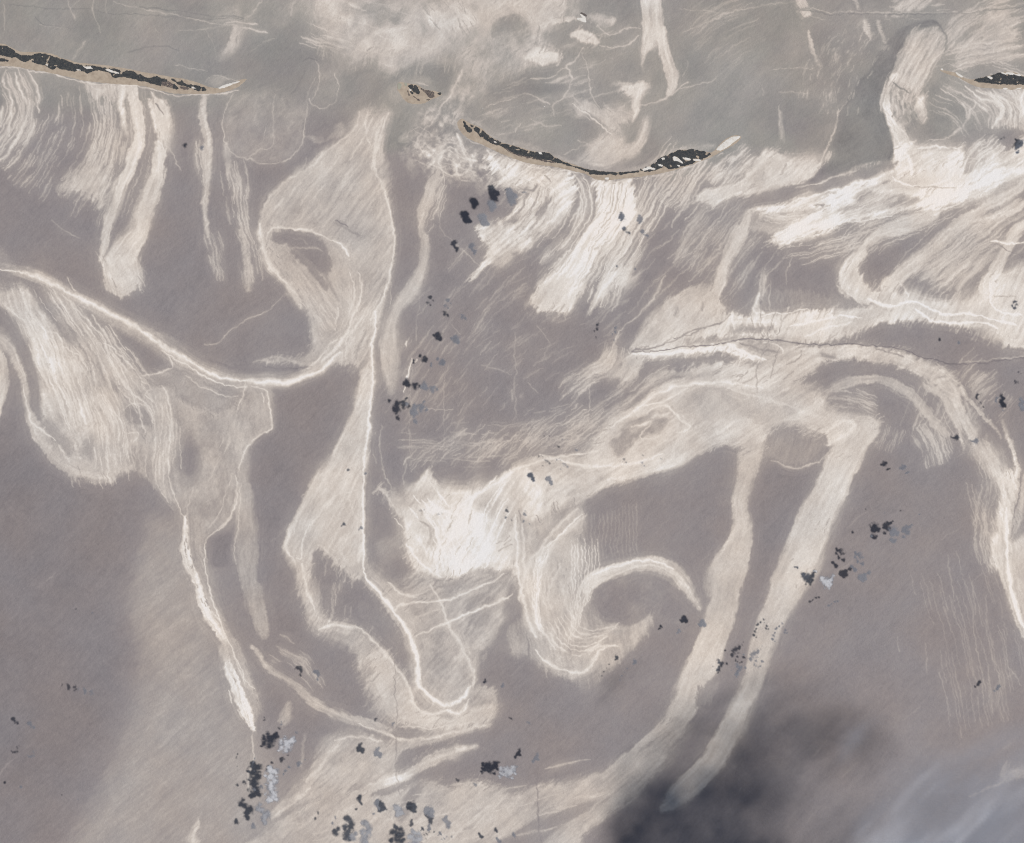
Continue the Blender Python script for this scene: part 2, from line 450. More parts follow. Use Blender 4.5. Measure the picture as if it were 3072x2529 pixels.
for pt, w, v in (([(1440, 580), (1392, 680), (1374, 800), (1400, 910), (1460, 970), (1530, 990), (1660, 1012), (1790, 982), (1850, 900), (1872, 840), (1886, 760), (1895, 640)], 11, .45),
                 ([(1700, 590), (1682, 700), (1680, 890), (1600, 925), (1540, 980)], 9, .36), ([(1640, 780), (1630, 850), (1600, 900)], 8, .3), ([(1740, 600), (1760, 660), (1720, 700)], 22, .22)):
    L('ring_slick', '00', pt, w, v)

# ---- combs of streaks off the long wooded island
B('west_comb', '00', [(80, 440), (140, 600), (140, 720), (80, 860), (-40, 990)], 210, 46, (90, 330), 10, .46)
B('west_comb', '00', [(260, 560), (290, 660), (240, 800), (130, 1000), (40, 1100)], 240, 30, (40, 120), 9, .4)
for pt in ([(40, 430), (22, 500), (65, 570), (68, 700), (45, 840), (-10, 930)], [(95, 450), (125, 540), (165, 660)], [(165, 700), (120, 830), (60, 930), (-10, 1000)], [(10, 650), (0, 780)]):
    L('west_comb', '00', pt, 22, .65)
B('middle_comb', '00', [(640, 560), (650, 720), (630, 880), (560, 1020), (450, 1160)], 230, 60, (70, 260), 9, .45)
B('middle_comb', '00', [(700, 800), (680, 950), (620, 1120), (560, 1240)], 160, 34, (60, 200), 9, .45)
P('middle_comb', '00', [(545, 518), (620, 525), (705, 530), (708, 620), (660, 590), (620, 580), (600, 620), (575, 570)], .75, 4, ang=85, fray=18)
P('middle_comb', '00', [(365, 1162), (430, 1110), (500, 1060), (550, 1010), (600, 1010), (590, 1090), (640, 1080), (660, 1150), (690, 1090), (650, 1200), (615, 1290), (585, 1240), (545, 1225), (490, 1190), (440, 1165)], .5, 5, ang=-62, fray=26, streak=.3, fs=4)
R('middle_comb', '00', [(750, 540, 60), (745, 640, 50), (755, 720, 45), (778, 830, 12)], .66, rag=.3)
R('west_band', '00', [(810, 535, 70), (830, 620, 75), (858, 720, 80), (862, 800, 75), (842, 910, 75), (795, 1040, 75), (735, 1180, 75), (685, 1340, 70), (655, 1480, 55), (620, 1610, 30)], .56, fray=.7)
R('east_band', '00', [(985, 875, 40), (992, 960, 80), (975, 1080, 105), (925, 1220, 110), (880, 1350, 110), (850, 1450, 130), (770, 1560, 180), (725, 1660, 200), (745, 1750, 190)], .54, fray=.6)
P('east_band', '01', [(620, -120), (840, -120), (880, 20), (840, 40), (800, 10), (740, 30), (680, -10)], .52, 4, ang=62, fray=24)
P('leaf_patch', '00', [(912, 612), (960, 600), (1010, 620), (1052, 680), (1055, 790), (1045, 900), (1020, 905), (975, 830), (945, 750), (925, 680)], .66, 4, ang=80, fray=7)
L('leaf_patch', '00', [(935, 565), (965, 605)], 22, .7)
L('leaf_patch', '00', [(980, 860), (1060, 930), (1090, 985), (1130, 1060)], 11, .4)
L('', '00', [(960, 640), (1010, 710)], 7, -.05, own=False)
R('thin_band', '00', [(1262, 605, 36), (1255, 700, 42), (1280, 820, 54), (1275, 950, 54), (1280, 1090, 48), (1268, 1250, 30), (1285, 1400, 24), (1292, 1500, 8)], .5, fray=.7)
B('thin_band', '00', [(1230, 860), (1240, 1000), (1260, 1150)], 60, 16, (60, 160), 9, .4)
R('ring_tail', '00', [(1390, 900, 30), (1405, 990, 34), (1415, 1100, 14)], .42, rag=.2)
B('ring_tail', '00', [(1430, 1000), (1460, 1180), (1480, 1350), (1530, 1560), (1560, 1740)], 150, 46, (80, 260), 10, .35)
R('ring_tail', '00', [(1490, 1420, 14), (1512, 1560, 34), (1530, 1660, 40), (1540, 1780, 26)], .42)
B('ring_tail', '00', [(1300, 1450), (1330, 1600), (1360, 1740)], 110, 18, (50, 130), 10, .32)

# ---- the teardrop swirl
T = 'teardrop'
P(T, 'Z', [(738, 225), (770, 228), (802, 232), (790, 300), (800, 380), (810, 460), (813, 520), (806, 570), (790, 620), (772, 680), (740, 740), (690, 750), (655, 765), (620, 765), (600, 745), (560, 748), (540, 745), (580, 738), (625, 735), (642, 705), (636, 660), (618, 615), (590, 590), (566, 560), (546, 525), (535, 485), (538, 440), (560, 398), (610, 355), (660, 315), (700, 290), (722, 262)], .36, 6, ang=-55, fray=8, streak=.22, mott=.06)
P(T, 'Z', [(545, 480), (560, 468), (590, 470), (650, 480), (700, 500), (738, 560), (740, 620), (715, 680), (690, 720), (660, 735), (650, 700), (640, 650), (610, 590), (570, 545)], .34, 8, ang=60, streak=.15)
P('', 'Z', [(558, 483), (580, 472), (615, 475), (655, 488), (676, 512), (682, 545), (668, 562), (640, 545), (618, 520), (590, 505), (562, 500)], -.04, 5, hole=True, ang=40, fray=8)
P('', 'Z', [(610, 510), (640, 540), (675, 590), (660, 590), (630, 550), (600, 520)], .05, 4, hole=True, ang=50, fray=10)
for pt, w, v in (([(800, 232), (780, 300), (770, 340), (790, 390), (806, 440), (812, 510), (806, 560), (788, 610), (760, 660)], 7, .7),
                 ([(740, 225), (728, 265), (690, 300), (650, 330), (590, 375), (552, 415), (540, 450)], 8, .55), ([(536, 460), (536, 500), (550, 540), (575, 570), (605, 605), (622, 635)], 13, .7),
                 ([(548, 500), (550, 480), (565, 467), (600, 470), (660, 482), (700, 503), (722, 530)], 7, .75), ([(740, 560), (744, 600), (728, 650), (712, 690), (690, 720), (660, 745)], 7, .7),
                 ([(722, 560), (730, 600), (718, 650)], 4, .6), ([(770, 240), (745, 290), (720, 330)], 5, .6), ([(790, 240), (772, 300), (764, 350)], 6, .6), ([(760, 225), (752, 250), (762, 300)], 5, .6), ([(588, 515), (640, 508), (668, 517)], 4, .25), ([(600, 490), (622, 492), (632, 506)], 4, .15)):
    L(T, 'Z', pt, w, v)
for pt in ([(690, 458), (745, 484)], [(620, 520), (650, 560), (690, 600)], [(648, 525), (668, 565), (700, 620)], [(580, 740), (640, 742), (670, 730)], [(560, 395), (600, 360)]):
    L('', 'Z', pt, 9, .12 if pt[0][1] < 500 else .18, own=False)
for pt in ([(690, 452), (720, 466)], [(640, 755), (600, 762), (545, 758)]):
    L('', 'Z', pt, 4, -.1, own=False)
B(T, 'Z', [(720, 270), (690, 330), (640, 390), (600, 440)], 90, 22, (30, 90), 4, .5)
B(T, 'Z', [(600, 560), (650, 620), (690, 680)], 60, 20, (30, 80), 4, .5)
B(T, 'Z', [(770, 600), (740, 660), (700, 730)], 60, 24, (30, 90), 5, .5)
L('stray_thread', '01', [(1760, 85), (1690, 160), (1640, 195), (1530, 245), (1420, 315), (1380, 360), (1340, 392), (1262, 386)], 8, .36)
L('', '00', [(325, 1358), (390, 1420), (490, 1475)], 8, .26)
L('', '00', [(1760, 1100), (1680, 1170), (1620, 1280)], 8, -.1)
P('', '00', [(1880, 830), (2000, 860), (2109, 740), (2109, 840), (2000, 860), (1960, 880)], .26, 6, own=False, fray=8)

# ---- the long curved main band in the west
M = 'main_band'
R(M, '01', [(-40, -120, 60), (150, -60, 70), (330, 20, 70), (500, 115, 75), (700, 230, 90), (900, 335, 100), (1050, 430, 110), (1200, 540, 110), (1400, 610, 100), (1600, 630, 80), (1800, 610, 60), (1960, 550, 60), (2109, 420, 60)], .26, soft=9, streak=.35)
L(M, '01', [(-20, -75), (150, -50), (300, 5), (480, 92), (640, 182), (780, 250), (900, 330), (1000, 402), (1150, 482), (1270, 562), (1400, 604), (1540, 624), (1720, 630), (1830, 608), (1970, 560), (2060, 480), (2109, 430)], 30, .85, gap=.25)
L(M, '01', [(1000, 432), (1150, 520), (1260, 592), (1400, 650), (1530, 664)], 13, .75, gap=.3)
L(M, '01', [(1150, 592), (1300, 682), (1400, 712), (1480, 722)], 10, .55)
L(M, '01', [(1900, 540), (2000, 450), (2109, 330)], 13, .6)
L(M, '01', [(1560, 510), (1700, 470), (1800, 495), (1920, 490)], 18, .35)
L('', '01', [(1290, 490), (1450, 540), (1700, 560), (1900, 530)], 34, .0, own=False)
L('', '01', [(1010, 350), (1150, 440), (1290, 510)], 26, .08, own=False)

# ---- the western fan
W = 'west_fan'
P(W, '01', [(-60, 20), (40, 50), (130, 22), (200, 80), (270, 200), (330, 280), (400, 380), (500, 465), (545, 560), (620, 640), (650, 780), (690, 820), (750, 850), (770, 920), (840, 980), (850, 1060), (800, 1160), (740, 1180), (690, 1250), (640, 1200), (600, 1250), (520, 1190), (450, 1230), (400, 1160), (360, 1050), (270, 950), (260, 830), (250, 700), (245, 560), (190, 420), (120, 270), (30, 170), (-60, 110)], .50, 8, ang=72, fray=14, streak=.3, mott=.1, msc=60)
R(W, '01', [(-30, 350, 70), (70, 425, 60), (130, 560, 44), (160, 700, 40), (185, 830, 56), (235, 950, 90), (330, 1060, 120), (460, 1150, 110), (600, 1190, 100), (690, 1215, 50)], .42, soft=5)
P('', '01', [(280, 830), (330, 900), (420, 960), (450, 1060), (400, 1100), (300, 1000), (250, 900)], .16, 12, hole=False, own=False)
P('', '01', [(800, 790), (860, 780), (920, 840), (920, 880), (850, 880), (780, 830)], .06, 6, own=False)
P('', '01', [(560, 950), (640, 1020), (650, 1160), (560, 1120), (480, 1060)], .2, 14, own=False)
B(W, '01', [(200, 200), (330, 480), (430, 700), (500, 900)], 260, 70, (90, 320), 11, .62)
B(W, '01', [(520, 480), (560, 700), (640, 900), (680, 1150)], 200, 44, (60, 220), 9, .55)
for pt, w, v in (([(20, 130), (150, 260), (230, 430), (300, 560), (330, 680)], 16, .6), ([(150, 130), (270, 300), (370, 340), (400, 560)], 12, .62), ([(390, 400), (500, 470), (540, 560)], 9, .62),
                 ([(660, 960), (672, 1080), (672, 1200), (690, 1240)], 10, .6), ([(670, 800), (740, 850), (770, 930), (860, 930), (830, 1010)], 10, .6), ([(140, 640), (175, 800), (200, 880), (340, 990)], 12, .68), ([(100, 440), (140, 600)], 9, .62), ([(360, 1020), (430, 1130)], 26, .62), ([(270, 900), (250, 940)], 12, .6)):
    L(W, '01', pt, w, v)
R('edge_sliver', '01', [(-40, 420, 60), (10, 500, 70), (22, 600, 66), (10, 730, 50), (-14, 850, 24)], .5)
P(W, '01', [(560, 560), (660, 640), (780, 700), (900, 790), (945, 880), (890, 980), (850, 1080), (840, 1150), (740, 1180), (640, 1150), (600, 1000), (560, 800)], .33, 10, ang=75, fray=10, streak=.3, mott=.1)
P('', '01', [(790, 790), (860, 780), (925, 840), (920, 885), (850, 880), (775, 830)], .06, 6, own=False)
P('sail', '01', [(250, 0), (420, 100), (560, 240), (655, 420), (720, 560), (640, 640), (560, 520), (500, 460), (420, 360), (330, 200)], .25, 14, ang=55, streak=.5)
B('west_fan', '01', [(300, 60), (480, 330), (640, 620), (740, 900), (760, 1130)], 330, 90, (70, 300), 9, .55)
B('sail', '01', [(620, 300), (760, 520), (900, 700), (1000, 900), (1010, 1200)], 220, 60, (70, 260), 8, .5)
P('sail', '01', [(860, 590), (1000, 560), (1090, 540), (1250, 610), (1420, 670), (1520, 680), (1470, 760), (1380, 800), (1250, 780), (1100, 700), (950, 650)], .2, 10, ang=25, streak=.5)
# pale veil between fan and sail
V = 'sail'
P(V, '01', [(640, 470), (700, 470), (830, 560), (940, 640), (1060, 660), (1100, 720), (1250, 790), (1380, 810), (1470, 745), (1500, 660), (1600, 640), (1685, 690), (1690, 800), (1670, 905), (1600, 950), (1515, 1055), (1480, 1190), (1440, 1320), (1400, 1440), (1300, 1540), (1268, 1640), (1260, 1760), (1185, 1760), (1150, 1600), (1140, 1460), (1050, 1370), (970, 1290), (930, 1230), (840, 1150), (860, 1000), (940, 880), (900, 790), (780, 690), (700, 590)], .27, 8, streak=.2, ang=80, mott=.09, msc=50)
P('', '01', [(1160, 940), (1220, 1040), (1205, 1180), (1150, 1210), (1100, 1150), (1125, 1040)], -.03, 22, hole=True)
P('', '01', [(870, 1000), (880, 1080), (860, 1150), (820, 1110), (810, 1060)], .08, 14, own=False)
P('', '01', [(1060, 600), (1150, 590), (1300, 690), (1420, 750), (1370, 800), (1250, 780), (1120, 700), (960, 630)], .19, 16, own=False)
for pt, w, v in (([(385, 78), (530, 225), (640, 350), (662, 430), (710, 540), (770, 640), (860, 735), (920, 790), (938, 880)], 14, .62), ([(630, 380), (700, 400), (740, 450), (820, 530), (870, 605), (925, 655), (900, 700), (940, 760)], 12, .6),
                 ([(1082, 528), (1000, 562), (865, 577)], 13, .65), ([(1000, 402), (1040, 460), (1085, 530)], 9, .6), ([(640, 360), (660, 430), (720, 480)], 10, .4),
                 ([(1000, 650), (1045, 760), (1055, 900), (1042, 1150), (1052, 1260), (1140, 1460)], 13, .62), ([(1000, 760), (990, 950), (968, 1150), (972, 1260), (1045, 1370)], 10, .58), ([(1020, 900), (1010, 1100)], 7, .5), ([(1085, 850), (1090, 1050), (1060, 1150)], 7, .45),
                 ([(938, 880), (900, 780), (800, 770), (760, 820)], 9, .5), ([(1520, 640), (1500, 720), (1470, 800)], 9, .6), ([(1560, 660), (1655, 690), (1662, 760), (1672, 900), (1600, 950), (1512, 1060), (1480, 1185)], 15, .72),
                 ([(1440, 1190), (1350, 1420), (1290, 1530)], 8, .5), ([(1460, 1200), (1462, 1300), (1440, 1400), (1370, 1520), (1290, 1590), (1265, 1740)], 13, .66), ([(1485, 1250), (1450, 1740)], 8, .5), ([(1620, 700), (1630, 760)], 18, .6), ([(1400, 850), (1460, 800)], 20, .4), ([(1190, 1280), (1160, 1450)], 9, .45), ([(1290, 1590), (1400, 1470), (1450, 1330)], 8, .5), ([(1260, 780), (1330, 830)], 16, .4)):
    L(V, '01', pt, w, v)
B(V, '01', [(1480, 760), (1440, 1000), (1330, 1300)], 200, 24, (60, 200), 12, .36)
B(V, '01', [(980, 700), (1010, 950), (1010, 1250)], 130, 26, (80, 260), 8, .48)
R('hanging_strip', '01', [(1520, 1040, 40), (1505, 1200, 70), (1510, 1400, 115), (1520, 1560, 145), (1530, 1736, 140), (1545, 1850, 110), (1570, 1960, 100), (1600, 2060, 95), (1625, 2170, 60), (1632, 2200, 20)], .25, fray=.6, soft=5)
P('', '01', [(1290, 1600), (1420, 1540), (1430, 1600), (1420, 1736), (1320, 1760), (1280, 1700)], -.1, 6, hole=True)
# ---- the western streamer that runs on south
S = 'west_streamer'
P(S, '02', [(1180, -60), (1260, -40), (1290, 120), (1330, 240), (1400, 380), (1480, 540), (1560, 720), (1605, 860), (1580, 1000), (1520, 900), (1420, 620), (1350, 400), (1220, 150)], .28, 6, ang=65, fray=6, streak=.25)
R(S, '02', [(1150, -280, 26), (1145, -150, 44), (1160, 0, 54), (1205, 120, 50), (1255, 260, 60), (1325, 380, 62), (1385, 480, 32), (1390, 560, 26), (1410, 660, 54), (1465, 780, 64), (1520, 900, 66), (1552, 990, 44), (1570, 1035, 18)], .82, streak=.28)
L(S, '02', [(1265, -20), (1300, 180), (1355, 340), (1430, 560), (1490, 660), (1510, 715), (1580, 780)], 10, .72, gap=.3)
L(S, '02', [(1570, 1030), (1562, 1210), (1530, 1320), (1545, 1450)], 9, .5)
B(S, '02', [(1400, 640), (1470, 780), (1540, 960)], 120, 26, (60, 180), 10, .7)
P('bottom_tongue', '02', [(1175, 1740), (1178, 1680), (1205, 1610), (1235, 1572), (1222, 1640), (1200, 1690), (1225, 1720), (1210, 1750)], .6, 4, own=True)

# ---- the tall triangular slick in the middle
K = 'tall_triangle'
P(K, 'Z', [(772, 640), (766, 740), (763, 850), (756, 950), (750, 1050), (748, 1130), (750, 1182), (728, 1200), (690, 1160), (652, 1128), (641, 1170), (652, 1215), (660, 1262), (690, 1284), (662, 1298), (638, 1275), (618, 1220), (605, 1172), (583, 1135), (590, 1100), (618, 1045), (638, 995), (678, 940), (708, 885), (728, 830), (748, 740), (760, 680)], .46, 5, ang=-62, fray=14, streak=.15)
L(K, 'Z', [(774, 640), (768, 720), (763, 830), (757, 900), (751, 1000), (747, 1100), (750, 1185)], 8, .85, gap=.25)
for pt, w, v in (([(735, 1010), (690, 1020), (665, 1050), (640, 1085)], 6, .62), ([(640, 1085), (625, 1110), (622, 1145), (605, 1150)], 5, .7), ([(735, 960), (720, 1030), (735, 1090), (700, 1120), (710, 1150)], 5, .55), ([(600, 1090), (590, 1130), (610, 1165)], 6, .65), ([(622, 1160), (635, 1215), (650, 1260)], 9, .72), ([(745, 1110), (738, 1160)], 8, .6), ([(605, 1100), (612, 1080)], 4, .6)):
    L(K, 'Z', pt, w, v)
B('', 'Z', [(700, 1150), (690, 1220), (690, 1280)], 70, 14, (20, 50), 3, .22, own=False)
P('neck', 'Z', [(806, 560), (790, 620), (774, 690), (766, 740), (740, 760), (725, 745), (745, 690), (765, 630)], .3, 6, ang=-60, fray=8, streak=.4)
B('neck', '11', [(60, 0), (40, 250), (0, 520)], 150, 26, (80, 260), 10, .5)
# ---- the finger
R('finger', '11', [(620, -820, 30), (590, -700, 50), (545, -560, 64), (500, -420, 66), (485, -320, 46), (520, -250, 56), (510, -130, 66), (470, -20, 84), (420, 70, 96), (350, 160, 70), (310, 260, 90), (300, 400, 112), (305, 520, 110), (312, 620, 72), (315, 685, 22)], .42, fray=.35, soft=4, streak=.1)
B('finger', '10', [(620, 1130), (560, 1280), (500, 1420)], 130, 18, (60, 200), 9, .48)
L('', '11', [(280, 470), (310, 520)], 8, .2, own=False)
L('', '10', [(590, 1280), (610, 1400), (700, 1500), (900, 1700)], 8, .22)

# ---- white slicks below the crescent island
C = 'crescent_apron'
P(C, '10', [(880, 960), (980, 990), (1100, 1000), (1250, 1050), (1350, 1050), (1430, 1110), (1450, 1200), (1410, 1300), (1310, 1400), (1190, 1470), (1140, 1540), (1060, 1560), (1000, 1630), (900, 1650), (840, 1700), (808, 1720), (850, 1640), (900, 1590), (900, 1520), (860, 1440), (850, 1390), (920, 1375), (1010, 1360), (1080, 1270), (1150, 1170), (1060, 1160), (960, 1130), (1000, 1080), (940, 1040)], .74, 5, ang=-40, fray=26, streak=.25, mott=.16, msc=30)
P('', '10', [(1440, 1050), (1500, 1100), (1540, 1180), (1560, 1300), (1500, 1420), (1400, 1540), (1280, 1630), (1220, 1590), (1330, 1480), (1430, 1370), (1480, 1260), (1470, 1160)], .12, 6, hole=True, ang=-55, fray=16, streak=.8)
for pt, w, v in (([(1460, 1100), (1505, 1190), (1510, 1290), (1450, 1420), (1330, 1560)], 18, .62), ([(1490, 1090), (1545, 1190), (1550, 1320), (1470, 1460), (1350, 1610), (1280, 1690)], 12, .7), ([(1430, 1080), (1480, 1160), (1470, 1290), (1400, 1400)], 12, .6)):
    L(C, '10', pt, w, v)
for pt, w in (([(1080, 1160), (1170, 1180), (1200, 1130)], 14), ([(1150, 1200), (1110, 1290), (1050, 1360)], 14), ([(1300, 1220), (1240, 1290), (1190, 1330)], 22), ([(1250, 1080), (1290, 1120)], 16), ([(1000, 1390), (1080, 1360)], 36), ([(1180, 1480), (1230, 1430)], 22), ([(880, 1370), (960, 1390)], 30), ([(1120, 1590), (1190, 1520)], 14), ([(1060, 1560), (1150, 1590), (1210, 1610)], 34), ([(900, 1540), (860, 1630)], 20)):
    L('', '10', pt, w, .12, own=False)
B('', '10', [(1230, 1150), (1180, 1300), (1080, 1420)], 240, 34, (60, 200), 10, .3, own=False, dark=True)
E = 'great_white_band'
P(E, '10', [(1545, 1100), (1640, 1112), (1780, 1112), (1800, 1180), (1830, 1290), (1770, 1400), (1670, 1480), (1570, 1590), (1500, 1730), (1450, 1830), (1400, 1930), (1360, 1915), (1290, 1915), (1240, 1925), (1165, 1860), (1230, 1770), (1300, 1690), (1410, 1570), (1520, 1430), (1585, 1310), (1585, 1190)], .86, 4, ang=-58, fray=20, streak=.2, mott=.1, msc=30)
B('', '10', [(1720, 1120), (1680, 1300), (1540, 1500), (1400, 1750)], 230, 30, (70, 260), 8, .45, own=False, dark=True)
P(E, '11', [(1240, 0), (1500, -20), (1470, 80), (1390, 205), (1365, 180), (1300, 175), (1245, 188), (1210, 150), (1160, 138), (1200, 70)], .62, 4, ang=-60, fray=20)
L('', '10', [(1640, 1530), (1560, 1620)], 9, .5, own=False)
EB = 'feather_streaks'
B(EB, '10', [(1930, 1110), (1850, 1280), (1740, 1450), (1620, 1650), (1520, 1860)], 330, 120, (80, 380), 11, .62)
P(EB, '11', [(1650, -60), (1740, -100), (1720, 0), (1650, 80), (1590, 130), (1535, 185), (1545, 130), (1600, 40)], .52, 4, ang=-55, fray=24, streak=.3)
P(EB, '11', [(1740, -30), (1800, -20), (1850, -60), (1820, 0), (1740, 50)], .42, 4, ang=-50, fray=16)
B(EB, '20', [(100, 960), (0, 1100), (-120, 1260)], 420, 70, (80, 320), 8, .46)
B(EB, '20', [(420, 930), (330, 1010), (200, 1150)], 180, 50, (50, 170), 12, .55)
B('', '20', [(300, 1260), (150, 1450), (-50, 1650)], 400, 26, (100, 400), 8, .25)
for pt, w, v in (([(285, 1245), (230, 1340), (130, 1480), (0, 1600)], 9, .38), ([(110, 1090), (20, 1240), (-60, 1400)], 11, .45)):
    L(EB, '20', pt, w, v)
Q = 'tail_patch'
P(Q, '20', [(345, 1125), (440, 1000), (520, 930), (600, 950), (690, 965), (800, 950), (855, 985), (855, 1055), (740, 1120), (560, 1165), (410, 1195), (290, 1215), (250, 1240), (180, 1262), (130, 1240), (85, 1210), (160, 1175), (270, 1150)], .5, 5, ang=-42, fray=13, streak=.2, mott=.06)
for pt in ([(640, 1010), (600, 1080)], [(490, 1110), (500, 1060)]): L('', '20', pt, 14, .15, own=False)
P(Q, '20', [(75, 1205), (180, 1265), (300, 1215), (420, 1190), (380, 1120), (250, 1150)], .66, 6, ang=-35, fray=16)

# ---- plume with its dark margin, north-east
D = 'plume_head'
P('', '20', [(1470, 135), (1560, 128), (1620, 190), (1630, 290), (1560, 400), (1440, 500), (1300, 620), (1280, 760), (1310, 880), (1290, 985), (1180, 1010), (1050, 1060), (900, 1110), (760, 1130), (860, 1040), (900, 930), (945, 820), (960, 720), (1010, 620), (1080, 510), (1160, 420), (1240, 290), (1330, 195)], -.15, 4, own=False, mott=.04)
P('', '20', [(960, 800), (1050, 650), (1250, 640), (1300, 900), (1280, 990), (1100, 1040), (900, 1060)], .95, 30, ch='G')
P('', '20', [(1470, 135), (1545, 126), (1605, 165), (1540, 158), (1450, 188), (1392, 250), (1342, 330), (1302, 420), (1276, 490), (1258, 560), (1243, 640), (1256, 740), (1290, 830), (1300, 960), (1240, 985), (1140, 1000), (1050, 1050), (900, 1105), (780, 1128), (860, 1040), (900, 930), (945, 820), (962, 720), (1012, 620), (1082, 510), (1162, 420), (1242, 290), (1332, 195)], -.055, 5, own=False, mott=.05, z=.5)
L('', '20', [(1540, 126), (1608, 175), (1628, 250), (1612, 330)], 12, -.10, z=3)
P(D, '20', [(1430, 210), (1520, 150), (1600, 190), (1618, 280), (1540, 400), (1490, 470), (1450, 560), (1390, 540), (1310, 510), (1278, 470), (1310, 370), (1360, 280)], .26, 8, ang=-62, fray=10, streak=.45)
B(D, '20', [(1560, 210), (1450, 370), (1360, 540), (1340, 700)], 240, 60, (80, 300), 14, .5)
R(D, '20', [(1310, 460, 50), (1272, 540, 44), (1265, 620, 54), (1285, 720, 72), (1320, 810, 90), (1350, 900, 110), (1380, 1000, 140), (1410, 1090, 170)], .68, soft=4, streak=.3)
P(D, '20', [(1300, 520), (1400, 560), (1430, 660), (1400, 760), (1340, 760), (1310, 640)], .22, 8, mott=.2, msc=14)
B('', '20', [(1350, 560), (1390, 680), (1430, 800)], 110, 24, (15, 40), 12, .05, own=False, dark=True)
P(D, '20', [(1448, 600), (1488, 588), (1500, 640), (1505, 710), (1490, 742), (1470, 715), (1455, 660)], .8, 4, fray=7)
for pt, w, v in (([(1430, 540), (1470, 460), (1530, 380), (1620, 320)], 12, .5), ([(1500, 480), (1560, 420), (1700, 400), (1900, 390)], 10, .28), ([(958, 672), (930, 820), (870, 960), (850, 1050)], 11, .45), ([(930, 930), (860, 1050)], 8, .4), ([(1010, 620), (958, 690)], 7, .4)):
    L(D, '20', pt, w, v)
L('', '20', [(1300, 505), (1350, 545), (1410, 580)], 10, -.12, own=False)
P('plume_foot', '20', [(1000, 920), (1050, 850), (1130, 820), (1150, 880), (1090, 940), (1160, 970), (1230, 990), (1140, 1010), (1080, 1040), (1040, 1060), (1040, 960)], .42, 7, ang=-70, fray=16)
B('plume_foot', '20', [(900, 930), (880, 1000)], 60, 10, (30, 90), 10, .4)
# eddy below the eastern island
A = 'east_arcs'
for pt, w, v in (([(1590, 540), (1680, 600), (1742, 660), (1752, 740)], 12, .5), ([(1690, 560), (1760, 600), (1815, 640), (1770, 690), (1760, 740)], 12, .5), ([(1740, 530), (1860, 610), (1950, 650), (1962, 730), (1910, 800)], 24, .68), ([(1820, 550), (1930, 610), (1970, 680), (1940, 770)], 16, .66),
                 ([(1920, 560), (2000, 630), (2025, 710), (1995, 780)], 18, .65), ([(1860, 560), (1940, 590), (2060, 660), (2080, 760)], 14, .6), ([(2109, 560), (2085, 620), (2109, 720)], 30, .8), ([(1500, 870), (1620, 850), (1710, 800), (1760, 740)], 14, .42), ([(1800, 690), (1880, 690), (1930, 730)], 10, .4), ([(2020, 560), (2080, 640), (2120, 700)], 14, .6)):
    L(A, '20', pt, w, v)
B(A, '20', [(1900, 560), (1990, 680), (2000, 800)], 220, 46, (60, 200), 11, .5)
P('', '20', [(1500, 520), (1600, 540), (1700, 620), (1745, 700), (1700, 800), (1560, 860), (1480, 820), (1520, 700)], .03, 14, hole=True, mott=.04)

# ---- the wide white band that crosses the east
N = 'east_white_band'
P(N, '20', [(2180, 830), (2060, 880), (1990, 960), (1880, 940), (1760, 1000), (1740, 920), (1600, 915), (1450, 905), (1430, 880), (1340, 880), (1310, 960), (1360, 1010), (1300, 1075), (1180, 1100), (1060, 1120), (950, 1180), (830, 1210), (700, 1235), (600, 1270), (450, 1288), (410, 1318), (520, 1318), (690, 1298), (800, 1290), (900, 1270), (780, 1320), (650, 1395), (560, 1460), (520, 1505), (600, 1525), (720, 1490), (850, 1440), (950, 1400), (1080, 1350), (1180, 1340), (1300, 1310), (1440, 1290), (1560, 1310), (1640, 1270), (1760, 1240), (1900, 1190), (2020, 1110), (2180, 1040)], .8, 6, ang=-28, fray=20, streak=.28, mott=.16, msc=35)
P('', '20', [(1090, 1200), (1180, 1180), (1230, 1210), (1340, 1210), (1450, 1215), (1430, 1270), (1300, 1270), (1180, 1310), (1020, 1310), (960, 1290), (1060, 1260)], .2, 7, hole=True, ang=-30, fray=26, streak=.6)
P('', '20', [(1745, 920), (1860, 900), (1920, 930), (1880, 1000), (1780, 1060), (1735, 1085)], .2, 6, hole=True, ang=-65, fray=28, streak=.5)
P(N, '20', [(1640, 1000), (1740, 1010), (1720, 1080), (1800, 1040), (1900, 1030), (1800, 1120), (1560, 1180), (1280, 1190), (1300, 1120)], .66, 9)
for pt, w, v in (([(1390, 960), (1410, 1030), (1410, 1090)], 24, .95), ([(1300, 1050), (1200, 1100), (1080, 1130), (960, 1190)], 26, .95), ([(1560, 1320), (1660, 1280), (1760, 1230)], 14, .95), ([(1000, 1380), (1150, 1360), (1320, 1315)], 10, .9), ([(700, 1240), (850, 1200), (980, 1160)], 20, .9), ([(1450, 920), (1560, 905), (1720, 910)], 16, .95), ([(1300, 1100), (1380, 1140), (1500, 1160)], 12, .95), ([(700, 1160), (820, 1140), (950, 1090), (1080, 1060)], 14, .6)):
    L(N, '20', pt, w, v)
for pt, w in (([(1330, 1000), (1270, 1050)], 22), ([(1240, 1140), (1290, 1115)], 14), ([(1240, 1020), (1250, 1060)], 18), ([(1060, 1070), (1065, 1100)], 14), ([(1160, 1040), (1210, 1050)], 24), ([(800, 1265), (880, 1255)], 14)):
    L('', '20', pt, w, .08, own=False)
L('', '20', [(1430, 1155), (1520, 1158), (1690, 1158)], 9, .3, own=False)
B(N, '20', [(480, 1330), (620, 1360), (760, 1340)], 120, 24, (60, 220), 12, .5)
P(N, '20', [(420, 1370), (500, 1360), (640, 1400), (560, 1440), (440, 1420)], .35, 8, ang=-25, fray=14)
NB = 'east_ribbons'
